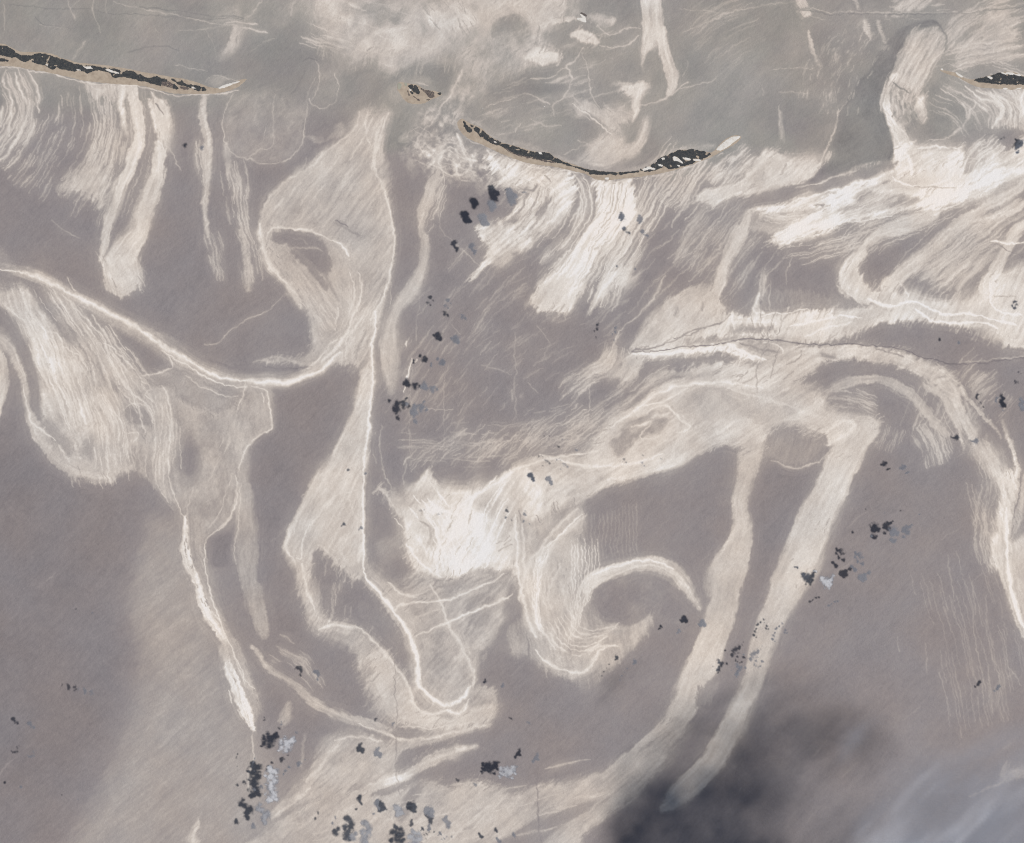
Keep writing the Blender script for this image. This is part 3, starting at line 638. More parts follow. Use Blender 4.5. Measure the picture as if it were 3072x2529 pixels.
R(NB, '20', [(2140, 1110, 70), (2000, 1210, 80), (1880, 1280, 70), (1760, 1360, 70), (1640, 1440, 70), (1540, 1530, 84), (1440, 1620, 96), (1340, 1690, 100), (1260, 1770, 110)], .5, rag=.15)
R(NB, '20', [(1560, 1320, 60), (1450, 1370, 90), (1340, 1410, 90), (1220, 1450, 80), (1140, 1500, 50), (1090, 1540, 14)], .52, rag=.15)
R(NB, '20', [(1110, 1560, 70), (1050, 1620, 90), (1010, 1690, 110), (1040, 1760, 140), (1110, 1820, 130)], .56, rag=.2)
R(NB, '20', [(2140, 1240, 40), (2040, 1300, 40), (1930, 1330, 36), (1800, 1370, 16)], .45)
R(NB, '20', [(2130, 1380, 70), (2050, 1450, 70), (1980, 1560, 64), (1930, 1660, 70), (1890, 1760, 90), (1900, 1840, 90)], .62)
R(NB, '20', [(1940, 1560, 14), (1850, 1620, 36), (1780, 1690, 36), (1700, 1780, 30)], .42)
B(NB, '20', [(2100, 1230), (1850, 1400), (1600, 1600), (1450, 1700)], 340, 60, (80, 300), 12, .42)
B(NB, '20', [(1480, 1690), (1700, 1560), (1900, 1450)], 240, 24, (90, 260), 9, .32)
L('east_wake', '20', [(1890, 1490), (2000, 1498), (2150, 1502)], 12, 1.0, gap=.1)
L('', '20', [(1890, 1495), (2000, 1540), (2130, 1600)], 7, -.05, own=False)
R('drop_band', '20', [(400, 1320, 36), (380, 1400, 70), (310, 1520, 76), (265, 1620, 76), (235, 1740, 80), (200, 1840, 66), (180, 1920, 40)], .48, rag=.15, fray=.7)
B('drop_band', '20', [(500, 1650), (490, 1736), (480, 1850)], 60, 10, (80, 240), 9, .3)
L('', '20', [(685, 1580), (640, 1680), (630, 1760)], 9, .35)
L('', '20', [(580, 1550), (510, 1650), (490, 1740)], 9, .3)
# far north east corner
NE = 'corner_patches'
P(NE, '20', [(695, -20), (755, -10), (772, 48), (700, 44)], .52, 4, fray=6)
P(NE, '20', [(718, 68), (778, 72), (785, 98), (728, 95)], .48, 4, fray=4)
P(NE, '20', [(1330, 30), (1400, -20), (1540, -20), (1480, 55), (1400, 75), (1340, 70)], .42, 6, ang=-45, fray=20, streak=.3)
P(NE, '20', [(1875, 80), (1960, 55), (2020, 100), (1985, 142), (1895, 150)], .42, 6, fray=10)
P(NE, '20', [(1860, 225), (1980, 165), (2075, 180), (2075, 235), (1990, 225), (1920, 240)], .42, 8, ang=-20, fray=16)
R(NE, '20', [(1125, 135, 24), (1148, 185, 46), (1160, 235, 16)], .4)
R(NE, '20', [(1215, 135, 20), (1230, 200, 26), (1250, 275, 14)], .38)
R(NE, '20', [(770, 195, 10), (795, 290, 22), (825, 360, 16), (852, 412, 8)], .42)
R(NE, '20', [(1060, -10, 24), (1078, 60, 14)], .4)
B(NE, '20', [(2109, 50), (1850, 150), (1650, 330)], 330, 60, (60, 260), 12, .36)
B(NE, '20', [(1640, 380), (1850, 330), (2109, 290)], 170, 44, (100, 360), 11, .36)
B(NE, '20', [(1700, 60), (1500, 60), (1250, 70)], 110, 24, (20, 70), 12, .32)
B('', '20', [(1150, 150), (960, 420), (880, 700)], 380, 120, (15, 60), 8, .26)
B('', '20', [(60, 300), (250, 150), (450, 60)], 500, 40, (80, 300), 9, .18)
L('ship_track', '20', [(760, 38), (900, 66), (1150, 82), (1400, 76), (1700, 74), (1900, 46), (2150, 16)], 9, .4)
L('', '20', [(700, 58), (900, 78), (1150, 94), (1600, 82), (1850, 68), (2150, 32)], 9, -.1, own=False)
for pt in ([(-10, 200), (120, 150), (300, 90)], [(-20, 50), (220, 75)], [(210, 100), (400, 50), (690, 10)], [(30, 380), (0, 480)], [(600, 650), (600, 720), (615, 860)], [(490, 520), (500, 600)], [(870, 120), (740, 90)], [(600, 570), (780, 575)], [(560, 430), (820, 410)]):
    L('', '20', pt, 9, .28)
R('', '20', [(598, 690, 10), (606, 790, 26), (610, 860, 16)], .3, own=False)
R('coast_line', '20', [(330, 830, 10), (300, 900, 10)], .2, own=False)

# ---- mid east: the stacked bands along the dark ship track
U = 'upper_band'
P(U, 'Z', [(1305, 722), (1330, 680), (1370, 640), (1430, 612), (1460, 620), (1462, 650), (1500, 645), (1545, 648), (1560, 610), (1572, 600), (1570, 640), (1620, 645), (1700, 640), (1770, 632), (1800, 622), (1765, 612), (1735, 585), (1728, 558), (1745, 545), (1772, 560), (1790, 590), (1830, 602), (1870, 598), (1905, 612), (1960, 615), (2010, 610), (2040, 590), (2060, 560), (2150, 550), (2150, 712), (2080, 715), (2030, 690), (1970, 672), (1900, 660), (1840, 662), (1780, 682), (1700, 700), (1600, 700), (1500, 690), (1420, 704), (1350, 724)], .64, 6, ang=-62, fray=16, streak=.16, mott=.06)
P('', 'Z', [(1570, 605), (1640, 600), (1720, 610), (1765, 622), (1700, 634), (1620, 640), (1572, 642)], .1, 6, own=False, ang=88, fray=16, streak=.6)
P('', '21', [(230, 100), (330, 40), (450, 60), (430, 140), (330, 165), (230, 170)], .02, 5, own=False, ang=-75, fray=12)
P('', '21', [(1140, 350), (1290, 318), (1480, 278), (1560, 320), (1680, 345), (1800, 350), (1880, 385), (2000, 420), (2060, 440), (2010, 490), (1850, 505), (1650, 505), (1460, 462), (1300, 412)], .0, 6, hole=True, ang=-60, fray=20, streak=.3)
P('', '21', [(270, 290), (400, 270), (570, 280), (560, 320), (420, 325), (300, 320)], .2, 6, own=False, ang=85, fray=16)
for pt, w, v in (([(1150, 112), (1270, 152), (1400, 126), (1500, 160), (1620, 215), (1740, 200), (1860, 220), (1960, 250), (2070, 264)], 20, 1.05), ([(1430, 172), (1560, 252), (1700, 270), (1850, 262), (1950, 300)], 18, 1.05), ([(660, 275), (850, 242), (1010, 212), (1110, 230)], 14, .9), ([(470, 215), (600, 200), (720, 178), (790, 190)], 12, .8), ([(470, 80), (440, 180), (500, 200)], 22, .75), ([(1890, 20), (1920, 140), (2000, 195), (2109, 210)], 18, .95), ([(1340, 20), (1400, 100)], 22, .8), ([(750, 330), (900, 290), (1050, 250)], 18, .78)):
    L(U, '21', pt, w, v, gap=.3)
for pt, w in (([(130, 130), (125, 190)], 16), ([(1920, 92), (2060, 85)], 10), ([(1360, 30), (1340, 90)], 34), ([(1220, 0), (1215, 70)], 14)):
    L('', '21', pt, w, .2, own=False)
B(U, '20', [(1560, 1736), (1650, 1650), (1750, 1560)], 200, 16, (60, 200), 14, .45)
LB = 'lower_band'
P(LB, '21', [(-330, 445), (-160, 425), (0, 408), (160, 390), (300, 362), (400, 362), (700, 390), (1000, 398), (1230, 412), (1400, 462), (1560, 522), (1650, 590), (1690, 690), (1650, 730), (1560, 640), (1440, 560), (1300, 515), (1120, 492), (950, 495), (860, 520), (800, 570), (720, 620), (640, 660), (560, 640), (420, 590), (240, 570), (60, 560), (-150, 620), (-300, 720), (-420, 830), (-470, 960), (-520, 1010), (-560, 1000), (-480, 900), (-420, 780), (-260, 680), (-150, 570), (100, 510), (300, 505), (460, 520), (480, 480), (340, 470), (250, 440), (90, 455), (-60, 470), (-200, 465)], .5, 5, ang=-30, fray=13, streak=.2, mott=.06)
P(LB, '21', [(-350, 435), (-160, 422), (0, 412), (240, 395), (340, 410), (420, 460), (500, 490), (380, 490), (260, 450), (100, 440), (-60, 465), (-200, 460)], .85, 4, fray=8, streak=.2)
P('', '21', [(-80, 480), (90, 450), (250, 450), (330, 490), (460, 505), (440, 522), (300, 505), (150, 520), (0, 545), (-100, 560)], .03, 6, hole=True, ang=-70, fray=18)
P('', '21', [(660, 665), (760, 600), (830, 540), (900, 500), (1100, 495), (1280, 525), (1440, 580), (1500, 660), (1440, 680), (1300, 600), (1180, 580), (1040, 590), (940, 630), (870, 690), (840, 640), (760, 640)], -.02, 6, hole=True, ang=80, fray=16, streak=.6)
for pt, w, v in (([(280, 380), (400, 450), (520, 490)], 22, .95), ([(500, 375), (600, 410), (620, 440)], 14, .8), ([(-300, 440), (-100, 445), (100, 430)], 20, 1.0)):
    L(LB, '21', pt, w, v)
for pt, w in (([(360, 380), (480, 420), (600, 440)], 22), ([(730, 430), (710, 480), (650, 510)], 13), ([(860, 450), (950, 470)], 36), ([(1200, 420), (1370, 470)], 14), ([(980, 345), (1060, 375)], 13), ([(1180, 365), (1400, 310)], 12)):
    L('', '21', pt, w, .08, own=False)
# the dark, narrow ship track itself and its forerunners
TR = [(-310, 437), (-160, 424), (0, 408), (200, 395), (360, 358), (500, 360), (700, 378), (900, 384), (1100, 398), (1250, 408), (1360, 430), (1450, 465), (1550, 490), (1680, 510), (1800, 508), (1950, 495), (2150, 476)]
L('dark_track', '21', TR, 9, -.22, z=3, gap=.15)
L('', '21', [(1500, 482), (1700, 520)], 9, -.15, z=3)
L('', '21', [(1700, 500), (1950, 484), (2150, 468)], 10, .35)
for pt in ([(-310, 430), (-150, 400), (-20, 345), (60, 310), (200, 270), (300, 215)], [(-310, 430), (-200, 392)], [(-60, 350), (60, 325), (110, 295)]):
    L('', '21', pt, 8, .02, z=3, own=False)
for pt in ([(480, 60), (480, 320), (520, 340)], [(625, 60), (610, 260), (590, 340)], [(640, 0), (560, 250), (510, 420), (455, 560), (460, 700)], [(590, 410), (565, 520), (545, 600)], [(415, 160), (430, 270)]):
    L('', '21', pt, 6, .12, z=3, own=False)
for pt in ([(535, 0), (540, 130), (550, 260)], [(500, 0), (480, 80)]):
    L('', '21', pt, 9, .35)
# arcs to the lower right
AR = 'outer_arc'
R(AR, '21', [(870, 720, 24), (900, 680, 44), (970, 640, 54), (1070, 612, 54), (1190, 600, 56), (1300, 640, 66), (1420, 715, 74), (1500, 800, 74), (1570, 880, 60), (1640, 960, 30)], .36, fray=.9, rag=.2)
R(AR, '21', [(1650, 640, 80), (1680, 720, 70), (1730, 840, 60), (1790, 920, 74), (1815, 985, 30)], .46, rag=.2)
R(AR, '21', [(1500, 640, 30), (1600, 710, 44), (1660, 810, 44), (1705, 900, 36), (1745, 1030, 10)], .4, rag=.2)
R(AR, '21', [(1710, 660, 30), (1800, 765, 26), (1880, 860, 22), (1970, 965, 8)], .46)
B(AR, '21', [(900, 720), (1050, 720), (1200, 780)], 120, 36, (40, 130), 9, .3)
B(AR, '21', [(1500, 880), (1560, 1000), (1600, 1130)], 220, 44, (60, 200), 9, .3)
B(AR, '21', [(1540, 560), (1640, 640), (1740, 720)], 160, 30, (40, 160), 12, .42)
B(AR, '21', [(1660, 740), (1720, 880), (1790, 980)], 160, 26, (40, 160), 10, .38)
B(AR, '21', [(1900, 520), (1760, 640)], 300, 26, (60, 200), 8, .25)
RE = 'right_column'
P(RE, '21', [(1790, 1015), (1870, 1000), (1935, 1080), (1960, 1150), (2050, 1180), (2082, 1280), (2062, 1450), (2030, 1560), (2050, 1760), (1905, 1760), (1910, 1600), (1935, 1450), (1950, 1330), (1920, 1240), (1860, 1140)], .56, 6, ang=72, fray=18, streak=.25)
R(RE, '22', [(1985, -80, 110), (2010, 80, 80), (2040, 220, 60), (2080, 340, 60), (2130, 440, 60)], .5, soft=5, streak=.3)
P(RE, '22', [(2030, -100), (2160, -140), (2160, 380), (2080, 300), (2040, 180), (2020, 40)], .5, 6, streak=.2, ang=75)
L(RE, '21', [(1995, 1400), (2000, 1560), (2012, 1740), (2020, 1830), (2036, 1930), (2070, 2040), (2120, 2150)], 22, 1.05, gap=.15)
R(RE, '21', [(1980, 870, 10), (2005, 950, 26), (2040, 1030, 26), (2062, 1090, 30), (2070, 1200, 40)], .6)
R(RE, '21', [(2120, 1180, 30), (2110, 1300, 36), (2090, 1450, 24), (2060, 1560, 10)], .5)
L('', '21', [(2090, 1180), (2085, 1320), (2050, 1450), (2030, 1600)], 10, .0, own=False)
B('column_fringe', '21', [(1900, 1050), (1940, 1250), (1900, 1500), (1930, 1800)], 220, 90, (60, 240), 7, .24)
B('column_fringe', '21', [(1780, 1250), (1830, 1500), (1880, 1740)], 110, 24, (90, 300), 7, .22)
for pt in ([(1700, -60), (1735, 100), (1790, 270), (1805, 440)], [(1790, 120), (1810, 330)], [(1850, 480), (1890, 640), (1920, 900)], [(1990, 420), (2020, 640), (2090, 760)], [(1590, 680), (1620, 820), (1650, 950)], [(1680, 900), (1730, 1080)], [(1330, 460), (1340, 560)], [(1870, 200), (1890, 440), (1960, 720)], [(1640, -40), (1680, 240)], [(1500, 500), (1520, 700)], [(1950, 700), (1980, 1000)]):
    L('ribbed_lines' , '22', pt, 7, .15)
B('ribbed_lines', '22', [(1700, 0), (1840, 500), (1930, 1000)], 620, 70, (120, 420), 5, .11)

# ---- the great arch and what hangs from it
C2 = 'great_arch'
P(C2, 'Z', [(1055, 965), (1090, 942), (1140, 940), (1200, 937), (1225, 920), (1240, 890), (1265, 860), (1310, 832), (1350, 802), (1400, 778), (1450, 762), (1520, 757), (1600, 768), (1650, 785), (1690, 812), (1730, 842), (1770, 852), (1812, 870), (1800, 905), (1770, 930), (1720, 945), (1700, 905), (1640, 880), (1592, 885), (1570, 930), (1520, 930), (1470, 925), (1430, 942), (1390, 962), (1330, 982), (1250, 1002), (1190, 1035), (1140, 1058), (1105, 1085), (1075, 1130), (1058, 1180), (1040, 1110), (1030, 1010)], .52, 6, ang=-32, fray=13, streak=.15, mott=.09, msc=40)
P('', 'Z', [(1290, 875), (1330, 850), (1360, 845), (1385, 870), (1350, 895), (1320, 900), (1300, 925), (1265, 935), (1255, 920)], .14, 9, own=False, mott=.15, msc=20, fray=12)
P('', 'Z', [(1400, 820), (1460, 800), (1560, 805), (1640, 840), (1600, 870), (1500, 860), (1430, 860)], .36, 16, own=False, mott=.1)
P('', 'Z', [(1592, 882), (1640, 880), (1690, 893), (1704, 905), (1690, 930), (1650, 955), (1600, 950), (1575, 930)], .1, 4, hole=True, ang=-72, fray=8, streak=.5)
P('', 'Z', [(1470, 925), (1500, 922), (1560, 930), (1540, 945), (1480, 945), (1430, 955)], .0, 4, own=False, ang=85, fray=10)
for pt, w, v in (([(1255, 880), (1300, 850), (1350, 815), (1400, 795), (1460, 788), (1520, 790), (1570, 800)], 8, .78), ([(1330, 850), (1370, 835), (1405, 865), (1420, 880), (1395, 890)], 6, .7), ([(1310, 840), (1360, 830), (1420, 800)], 6, .75), ([(1110, 938), (1150, 945), (1210, 962), (1280, 956), (1330, 948), (1365, 935)], 8, .75), ([(1060, 968), (1100, 955), (1150, 940), (1220, 930), (1245, 925)], 6, .7),
                 ([(1300, 880), (1340, 870), (1320, 900), (1350, 905)], 5, .6), ([(1700, 890), (1740, 870), (1760, 885), (1700, 920)], 10, .7), ([(1250, 985), (1290, 985)], 9, .7), ([(1590, 952), (1640, 963), (1690, 948), (1705, 935)], 5, .42), ([(1430, 870), (1400, 900), (1380, 950)], 8, .55), ([(1500, 800), (1600, 830), (1700, 860)], 9, .56), ([(1340, 860), (1380, 850)], 14, .65)):
    L(C2, 'Z', pt, w, v)
ES = 'east_leg'
R(ES, 'Z', [(1785, 880, 50), (1750, 930, 66), (1712, 1000, 70), (1675, 1080, 80), (1645, 1160, 84), (1612, 1230, 66), (1580, 1300, 52), (1555, 1390, 44), (1533, 1450, 42), (1490, 1530, 46), (1450, 1590, 50), (1400, 1635, 46), (1365, 1665, 14)], .46, soft=4, fray=.35, streak=.1)
P(ES, 'Z', [(1620, 1180), (1660, 1100), (1700, 1060), (1690, 1130), (1650, 1200), (1620, 1240)], .5, 10, own=False)
WS = 'west_leg'
R(WS, 'Z', [(1548, 935, 50), (1535, 985, 40), (1520, 1035, 34), (1530, 1080, 40), (1520, 1130, 62), (1498, 1180, 76), (1488, 1240, 60), (1470, 1310, 62), (1440, 1380, 64), (1410, 1450, 54), (1370, 1510, 50), (1320, 1560, 50), (1270, 1595, 50)], .44, soft=4, fray=.4, streak=.1)
P('', 'Z', [(1440, 1420), (1480, 1400), (1470, 1440), (1430, 1460)], .1, 4, hole=True, ang=75, fray=16)
# ---- white bulb, centre
BU = 'white_bulb'
P(BU, 'Z', [(838, 1000), (865, 985), (880, 968), (900, 995), (950, 1010), (1000, 995), (1030, 980), (1070, 962), (1110, 990), (1120, 1040), (1100, 1090), (1080, 1140), (1070, 1190), (1040, 1195), (1010, 1170), (960, 1180), (905, 1195), (855, 1182), (836, 1125), (828, 1060), (818, 1022), (795, 1010), (778, 1005), (800, 1010), (828, 1035)], .62, 7, ang=-55, fray=9, streak=.12, mott=.1, msc=35)
P(BU, 'Z', [(780, 1000), (810, 1025), (830, 1040), (825, 1062), (800, 1030)], .45, 3)
P(BU, 'Z', [(860, 1070), (900, 1030), (970, 1050), (1020, 1090), (970, 1170), (880, 1180), (845, 1140)], .78, 26, mott=.2, msc=40, ang=-60, streak=.12)
for pt, w, v in (([(880, 1030), (910, 1050), (940, 1060)], 7, .95), ([(940, 1060), (970, 1090), (990, 1110)], 6, .95), ([(900, 1090), (912, 1130), (920, 1150)], 8, 1.0), ([(960, 1040), (980, 1020), (1010, 1000), (1060, 970)], 6, .85), ([(990, 1060), (985, 1100)], 20, .9), ([(840, 1120), (870, 1170), (910, 1190)], 8, .85)):
    L(BU, 'Z', pt, w, v)
B(BU, 'Z', [(850, 1020), (900, 1090), (930, 1180)], 120, 30, (20, 80), 4, .85)
B(BU, 'Z', [(1060, 975), (1010, 1060), (960, 1170)], 110, 34, (20, 90), 4, .85)
B('', 'Z', [(1000, 1010), (960, 1090), (920, 1180)], 170, 12, (15, 50), 3, .5, own=False, dark=True)
for pt, w in (([(865, 1075), (885, 1085), (890, 1110)], 6), ([(860, 1180), (940, 1210), (1000, 1200)], 7), ([(868, 1050), (870, 1064)], 10)):
    L('', 'Z', pt, w, .28, own=False)
# ---- swirl ring below the bulb
RG = 'swirl_ring'
P(RG, 'Z', [(752, 1185), (790, 1215), (840, 1228), (920, 1225), (1000, 1195), (1050, 1170), (1065, 1200), (1060, 1240), (1030, 1290), (1000, 1340), (985, 1400), (1020, 1420), (1025, 1460), (1000, 1490), (900, 1505), (820, 1497), (780, 1480), (752, 1410), (715, 1330), (662, 1300), (690, 1284), (735, 1288), (775, 1322), (815, 1368), (845, 1425), (850, 1380), (830, 1310), (790, 1250)], .34, 6, ang=-50, fray=14, streak=.25, mott=.1, msc=30)
P('', 'Z', [(738, 1240), (775, 1250), (812, 1285), (835, 1320), (846, 1365), (830, 1350), (795, 1315), (755, 1285), (735, 1265)], .04, 4, hole=True, ang=60, fray=6)
P(RG, 'Z', [(748, 1170), (772, 1170), (800, 1200), (840, 1230), (850, 1300), (848, 1320), (820, 1290), (775, 1225)], .34, 4)
P(RG, 'Z', [(850, 1180), (905, 1200), (1000, 1180), (1040, 1190), (985, 1215), (880, 1238), (830, 1225)], .27, 8, ang=-30, fray=8, streak=.5)
P('', 'Z', [(1060, 1200), (1040, 1240), (1060, 1270), (1080, 1230)], .08, 8, hole=True)
P('', 'Z', [(990, 1340), (1020, 1330), (1060, 1345), (1090, 1370), (1080, 1400), (1020, 1410), (985, 1390)], .0, 6, hole=True, ang=70, fray=10)
P('', 'Z', [(960, 1230), (1010, 1230), (1000, 1290), (960, 1290)], .12, 10, own=False, ang=-50, fray=16, streak=.8)
P(RG, 'Z', [(760, 1350), (790, 1340), (830, 1400), (870, 1460), (930, 1480), (1000, 1450), (1015, 1475), (960, 1500), (860, 1498), (800, 1470)], .48, 10, ang=-40, fray=8)
for pt, w, v in (([(750, 1185), (775, 1215), (800, 1245), (825, 1280), (845, 1308), (857, 1335), (858, 1385), (865, 1412), (890, 1440), (920, 1452), (950, 1440), (968, 1412)], 10, .98), ([(800, 1200), (820, 1220), (860, 1230)], 7, .6), ([(810, 1262), (835, 1242), (880, 1238), (930, 1230), (985, 1212), (1040, 1185)], 6, .72), ([(858, 1312), (885, 1295), (940, 1275), (1000, 1250), (1060, 1225)], 6, .72),
                 ([(885, 1205), (905, 1240), (930, 1295), (955, 1345), (975, 1385), (972, 1415)], 9, .58), ([(660, 1298), (690, 1288), (735, 1290)], 9, .66), ([(735, 1290), (775, 1325), (815, 1370), (840, 1410), (852, 1440)], 10, .68), ([(855, 1325), (862, 1380), (866, 1400)], 6, .9), ([(920, 1460), (950, 1470), (965, 1440)], 7, .8), ([(845, 1440), (880, 1470), (920, 1462)], 9, .7), ([(820, 1500), (900, 1498), (980, 1485)], 5, .55), ([(860, 1300), (850, 1275), (900, 1255), (920, 1252)], 5, .45), ([(826, 1280), (812, 1262)], 6, .7)):
    L(RG, 'Z', pt, w, v, gap=.3)
L('', 'Z', [(815, 1330), (815, 1560), (820, 1640)], 3, .1, own=False, z=3)
L('', 'Z', [(1085, 1300), (1090, 1370), (1098, 1500)], 3, .02, own=False, z=3)
# eastern bulb with the ribbed arch
EBU = 'ribbed_bulb'
P(EBU, 'Z', [(1062, 1062), (1090, 1075), (1130, 1055), (1195, 1040), (1205, 1100), (1198, 1180), (1213, 1222), (1228, 1270), (1290, 1285), (1345, 1265), (1325, 1310), (1270, 1365), (1205, 1402), (1145, 1390), (1090, 1352), (1060, 1345), (1050, 1300), (1078, 1270), (1066, 1170)], .32, 12, ang=80, fray=8, streak=.25, mott=.08, msc=30)
P('', 'Z', [(1180, 1040), (1192, 1046), (1155, 1082), (1118, 1128), (1098, 1152), (1108, 1112), (1142, 1066)], .16, 6, hole=True, ang=-55, fray=8, streak=.5)
P('', 'Z', [(1215, 1222), (1245, 1203), (1300, 1192), (1350, 1190), (1395, 1205), (1420, 1240), (1405, 1290), (1345, 1265), (1290, 1285), (1232, 1268)], .02, 8, hole=True, mott=.06, fray=8)
R(EBU, 'Z', [(1208, 1215, 22), (1225, 1195, 30), (1262, 1178, 30), (1310, 1165, 26), (1350, 1163, 28), (1390, 1182, 28), (1420, 1215, 20), (1440, 1255, 8)], .58, soft=4, streak=.2)
L(EBU, 'Z', [(1222, 1185), (1262, 1168), (1310, 1158), (1350, 1158), (1388, 1172)], 7, .8, gap=.2)
for pt, w, v in (([(1060, 1060), (1066, 1150), (1080, 1240), (1102, 1312)], 9, .72), ([(1076, 1080), (1086, 1200), (1110, 1290), (1142, 1335)], 7, .6), ([(1190, 1050), (1145, 1085), (1110, 1135), (1085, 1175), (1072, 1235)], 11, .6), ([(1205, 1062), (1150, 1110), (1120, 1170)], 9, .45), ([(1100, 1340), (1140, 1375), (1182, 1385), (1210, 1372), (1240, 1336), (1275, 1332)], 7, .76), ([(1205, 1340), (1238, 1332), (1275, 1330)], 8, .7), ([(1250, 1170), (1200, 1200), (1190, 1260)], 5, .6), ([(1120, 1230), (1130, 1280)], 14, .5), ([(1155, 1160), (1130, 1230), (1135, 1260)], 9, .55)):
    L(EBU, 'Z', pt, w, v, gap=.3)
for k in range(9):
    L(EBU, 'Z', [(1180 + 6.5 * k, 1120 + (4 if k % 2 else -10)), (1181 + 6.3 * k, 1170), (1176 + 5.2 * k - .06 * k * k, 1230 + (60 - 7 * k)), (1172 + 4.6 * k, 1260 + (70 - 11 * k))], 3.2, .66, gap=.4)
for k in range(16):
    L('', 'Z', [(1192 + 8 * k, 1066 - 2 * k), (1194 + 8 * k, 1110), (1196 + 8 * k, 1168)], 3.0, .14, gap=.7)
P('', 'Z', [(1140, 1120), (1190, 1110), (1185, 1200), (1150, 1200)], .42, 12, own=False)
for k in range(6):
    L(EBU, 'Z', [(1200 - 9 * k, 1058 + 8 * k), (1150 - 7 * k, 1105 + 7 * k), (1118 - 4 * k, 1170 + 4 * k), (1108 - 2 * k, 1240 + 2 * k), (1120 - 2 * k, 1310 - 2 * k)], 5 if k % 2 else 3.2, .82, gap=.75)
for k in range(7):
    L(EBU, 'Z', [(1120 + 9 * k, 1290 - 5 * k), (1150 + 8 * k, 1335 - 7 * k), (1195 + 6 * k, 1350 - 9 * k), (1240 + 6 * k, 1318 - 6 * k)], 4, .7, gap=.8)
P(EBU, 'Z', [(1085, 1190), (1110, 1150), (1150, 1160), (1175, 1220), (1170, 1300), (1120, 1300), (1095, 1250)], .44, 30, ang=80, streak=.2)
# ---- thin streaks over the open water in the middle
B('', '11', [(350, 1000), (900, 1010), (1500, 900)], 330, 60, (60, 220), 9, .2, own=False)
for cx, cy in ((480, 1090), (600, 1060), (720, 1040), (840, 1020), (960, 985), (1080, 960), (1200, 960), (1320, 930), (1440, 900), (1560, 850), (1020, 1060), (1180, 1030), (1360, 980), (1500, 940)):
    B('slanting_streaks', '11', [(cx - 70, cy + 70), (cx, cy - 5), (cx + 90, cy - 70)], 190, 11, (50, 190), 8, .3)
B('slanting_streaks', '11', [(1350, 740), (1480, 620), (1650, 520), (1700, 400)], 130, 50, (50, 220), 11, .38)
B('slanting_streaks', '11', [(1280, 1030), (1480, 920), (1720, 760), (1850, 640)], 220, 40, (60, 240), 8, .3)
L('slanting_streaks', '11', [(2000, -30), (1960, 60), (1900, 135), (1760, 265), (1700, 360), (1670, 460), (1615, 520)], 14, .42)
L('slanting_streaks', '11', [(1620, 590), (1540, 660), (1530, 750), (1520, 880)], 10, .36)
L('slanting_streaks', '11', [(2020, 520), (1900, 580), (1850, 640), (1780, 690)], 12, .42)
P('steep_patch', '11', [(1650, 585), (1720, 540), (1720, 490), (1790, 450), (1850, 440), (1850, 520), (1815, 600), (1770, 635), (1700, 610)], .45, 5, ang=-50, fray=12)
P('steep_patch', '11', [(1800, 420), (1830, 330), (1900, 220), (1990, 140), (2109, 60), (2250, 20), (2330, 100), (2380, 200), (2300, 280), (2109, 330), (2000, 365), (1900, 400)], .45, 6, ang=-50, fray=14, mott=.06)
L('', '11', [(2075, 170), (2060, 230)], 26, .12, own=False)
for pt, w, v in (([(1068, 320), (1070, 600), (1075, 700), (1080, 830)], 8, .26), ([(485, 60), (475, 200), (458, 380)], 7, .22), ([(655, 520), (632, 640), (628, 830), (632, 1000)], 6, .22), ([(420, 900), (430, 1080)], 6, .2), ([(440, 520), (420, 820), (445, 1080)], 5, .2), ([(1150, 630), (1215, 690)], 9, .25), ([(1200, 280), (1290, 385)], 9, .24), ([(1290, 385), (1240, 490)], 9, .2),
                 ([(510, 800), (690, 798)], 8, .3), ([(690, 270), (740, 330)], 6, .2), ([(240, 890), (245, 1060), (270, 1200), (310, 1285)], 9, .3), ([(420, 1090), (385, 1180), (380, 1260)], 12, .32), ([(200, 1060), (220, 1130)], 7, .25), ([(310, 0), (300, 160)], 10, .35), ([(860, 520), (1050, 580)], 7, .16), ([(1060, 680), (1058, 740)], 14, .3)):
    L('', '11', pt, w, v)
for pt, w, v in (([(437, 470), (420, 540), (412, 605)], 9, .85), ([(412, 575), (406, 608)], 10, 1.1), ([(395, 660), (384, 700)], 8, .8), ([(470, 480), (448, 508)], 7, .7), ([(400, 380), (402, 410)], 12, .9)):
    L('boat_streaks', '11', pt, w, v, gap=.1)
B('', '10', [(1000, 1700), (1300, 1600), (1600, 1736)], 500, 0, (60, 160), 8, .2)
# ---- southern bands
SB = 'south_ribbon'
R(SB, 'Z', [(520, 1330, 8), (560, 1378, 14), (610, 1418, 16), (660, 1456, 18), (720, 1480, 22), (760, 1490, 22), (800, 1506, 14)], .34, soft=3)
B(SB, 'Z', [(560, 1330), (620, 1370), (660, 1420)], 60, 30, (14, 50), 4, .22)
L(SB, 'Z', [(740, 1492), (790, 1510), (820, 1525), (880, 1520), (950, 1505), (1010, 1487)], 7, .62)
SP = 'south_patch'
P(SP, 'Z', [(560, 1680), (610, 1620), (640, 1580), (660, 1535), (690, 1515), (760, 1512), (820, 1528), (900, 1520), (990, 1492), (1000, 1500), (940, 1525), (880, 1545), (830, 1580), (800, 1600), (740, 1620), (660, 1640)], .34, 6, ang=-42, fray=18, streak=.25, mott=.08)
R(SP, 'Z', [(700, 1650, 10), (790, 1612, 22), (830, 1595, 28), (880, 1572, 24), (930, 1553, 24), (978, 1540, 10)], .5, rag=.2)
P('', 'Z', [(830, 1545), (900, 1530), (1010, 1495), (1020, 1520), (930, 1535), (860, 1560), (830, 1590), (815, 1580)], -.04, 5, hole=True, ang=-30, fray=8)
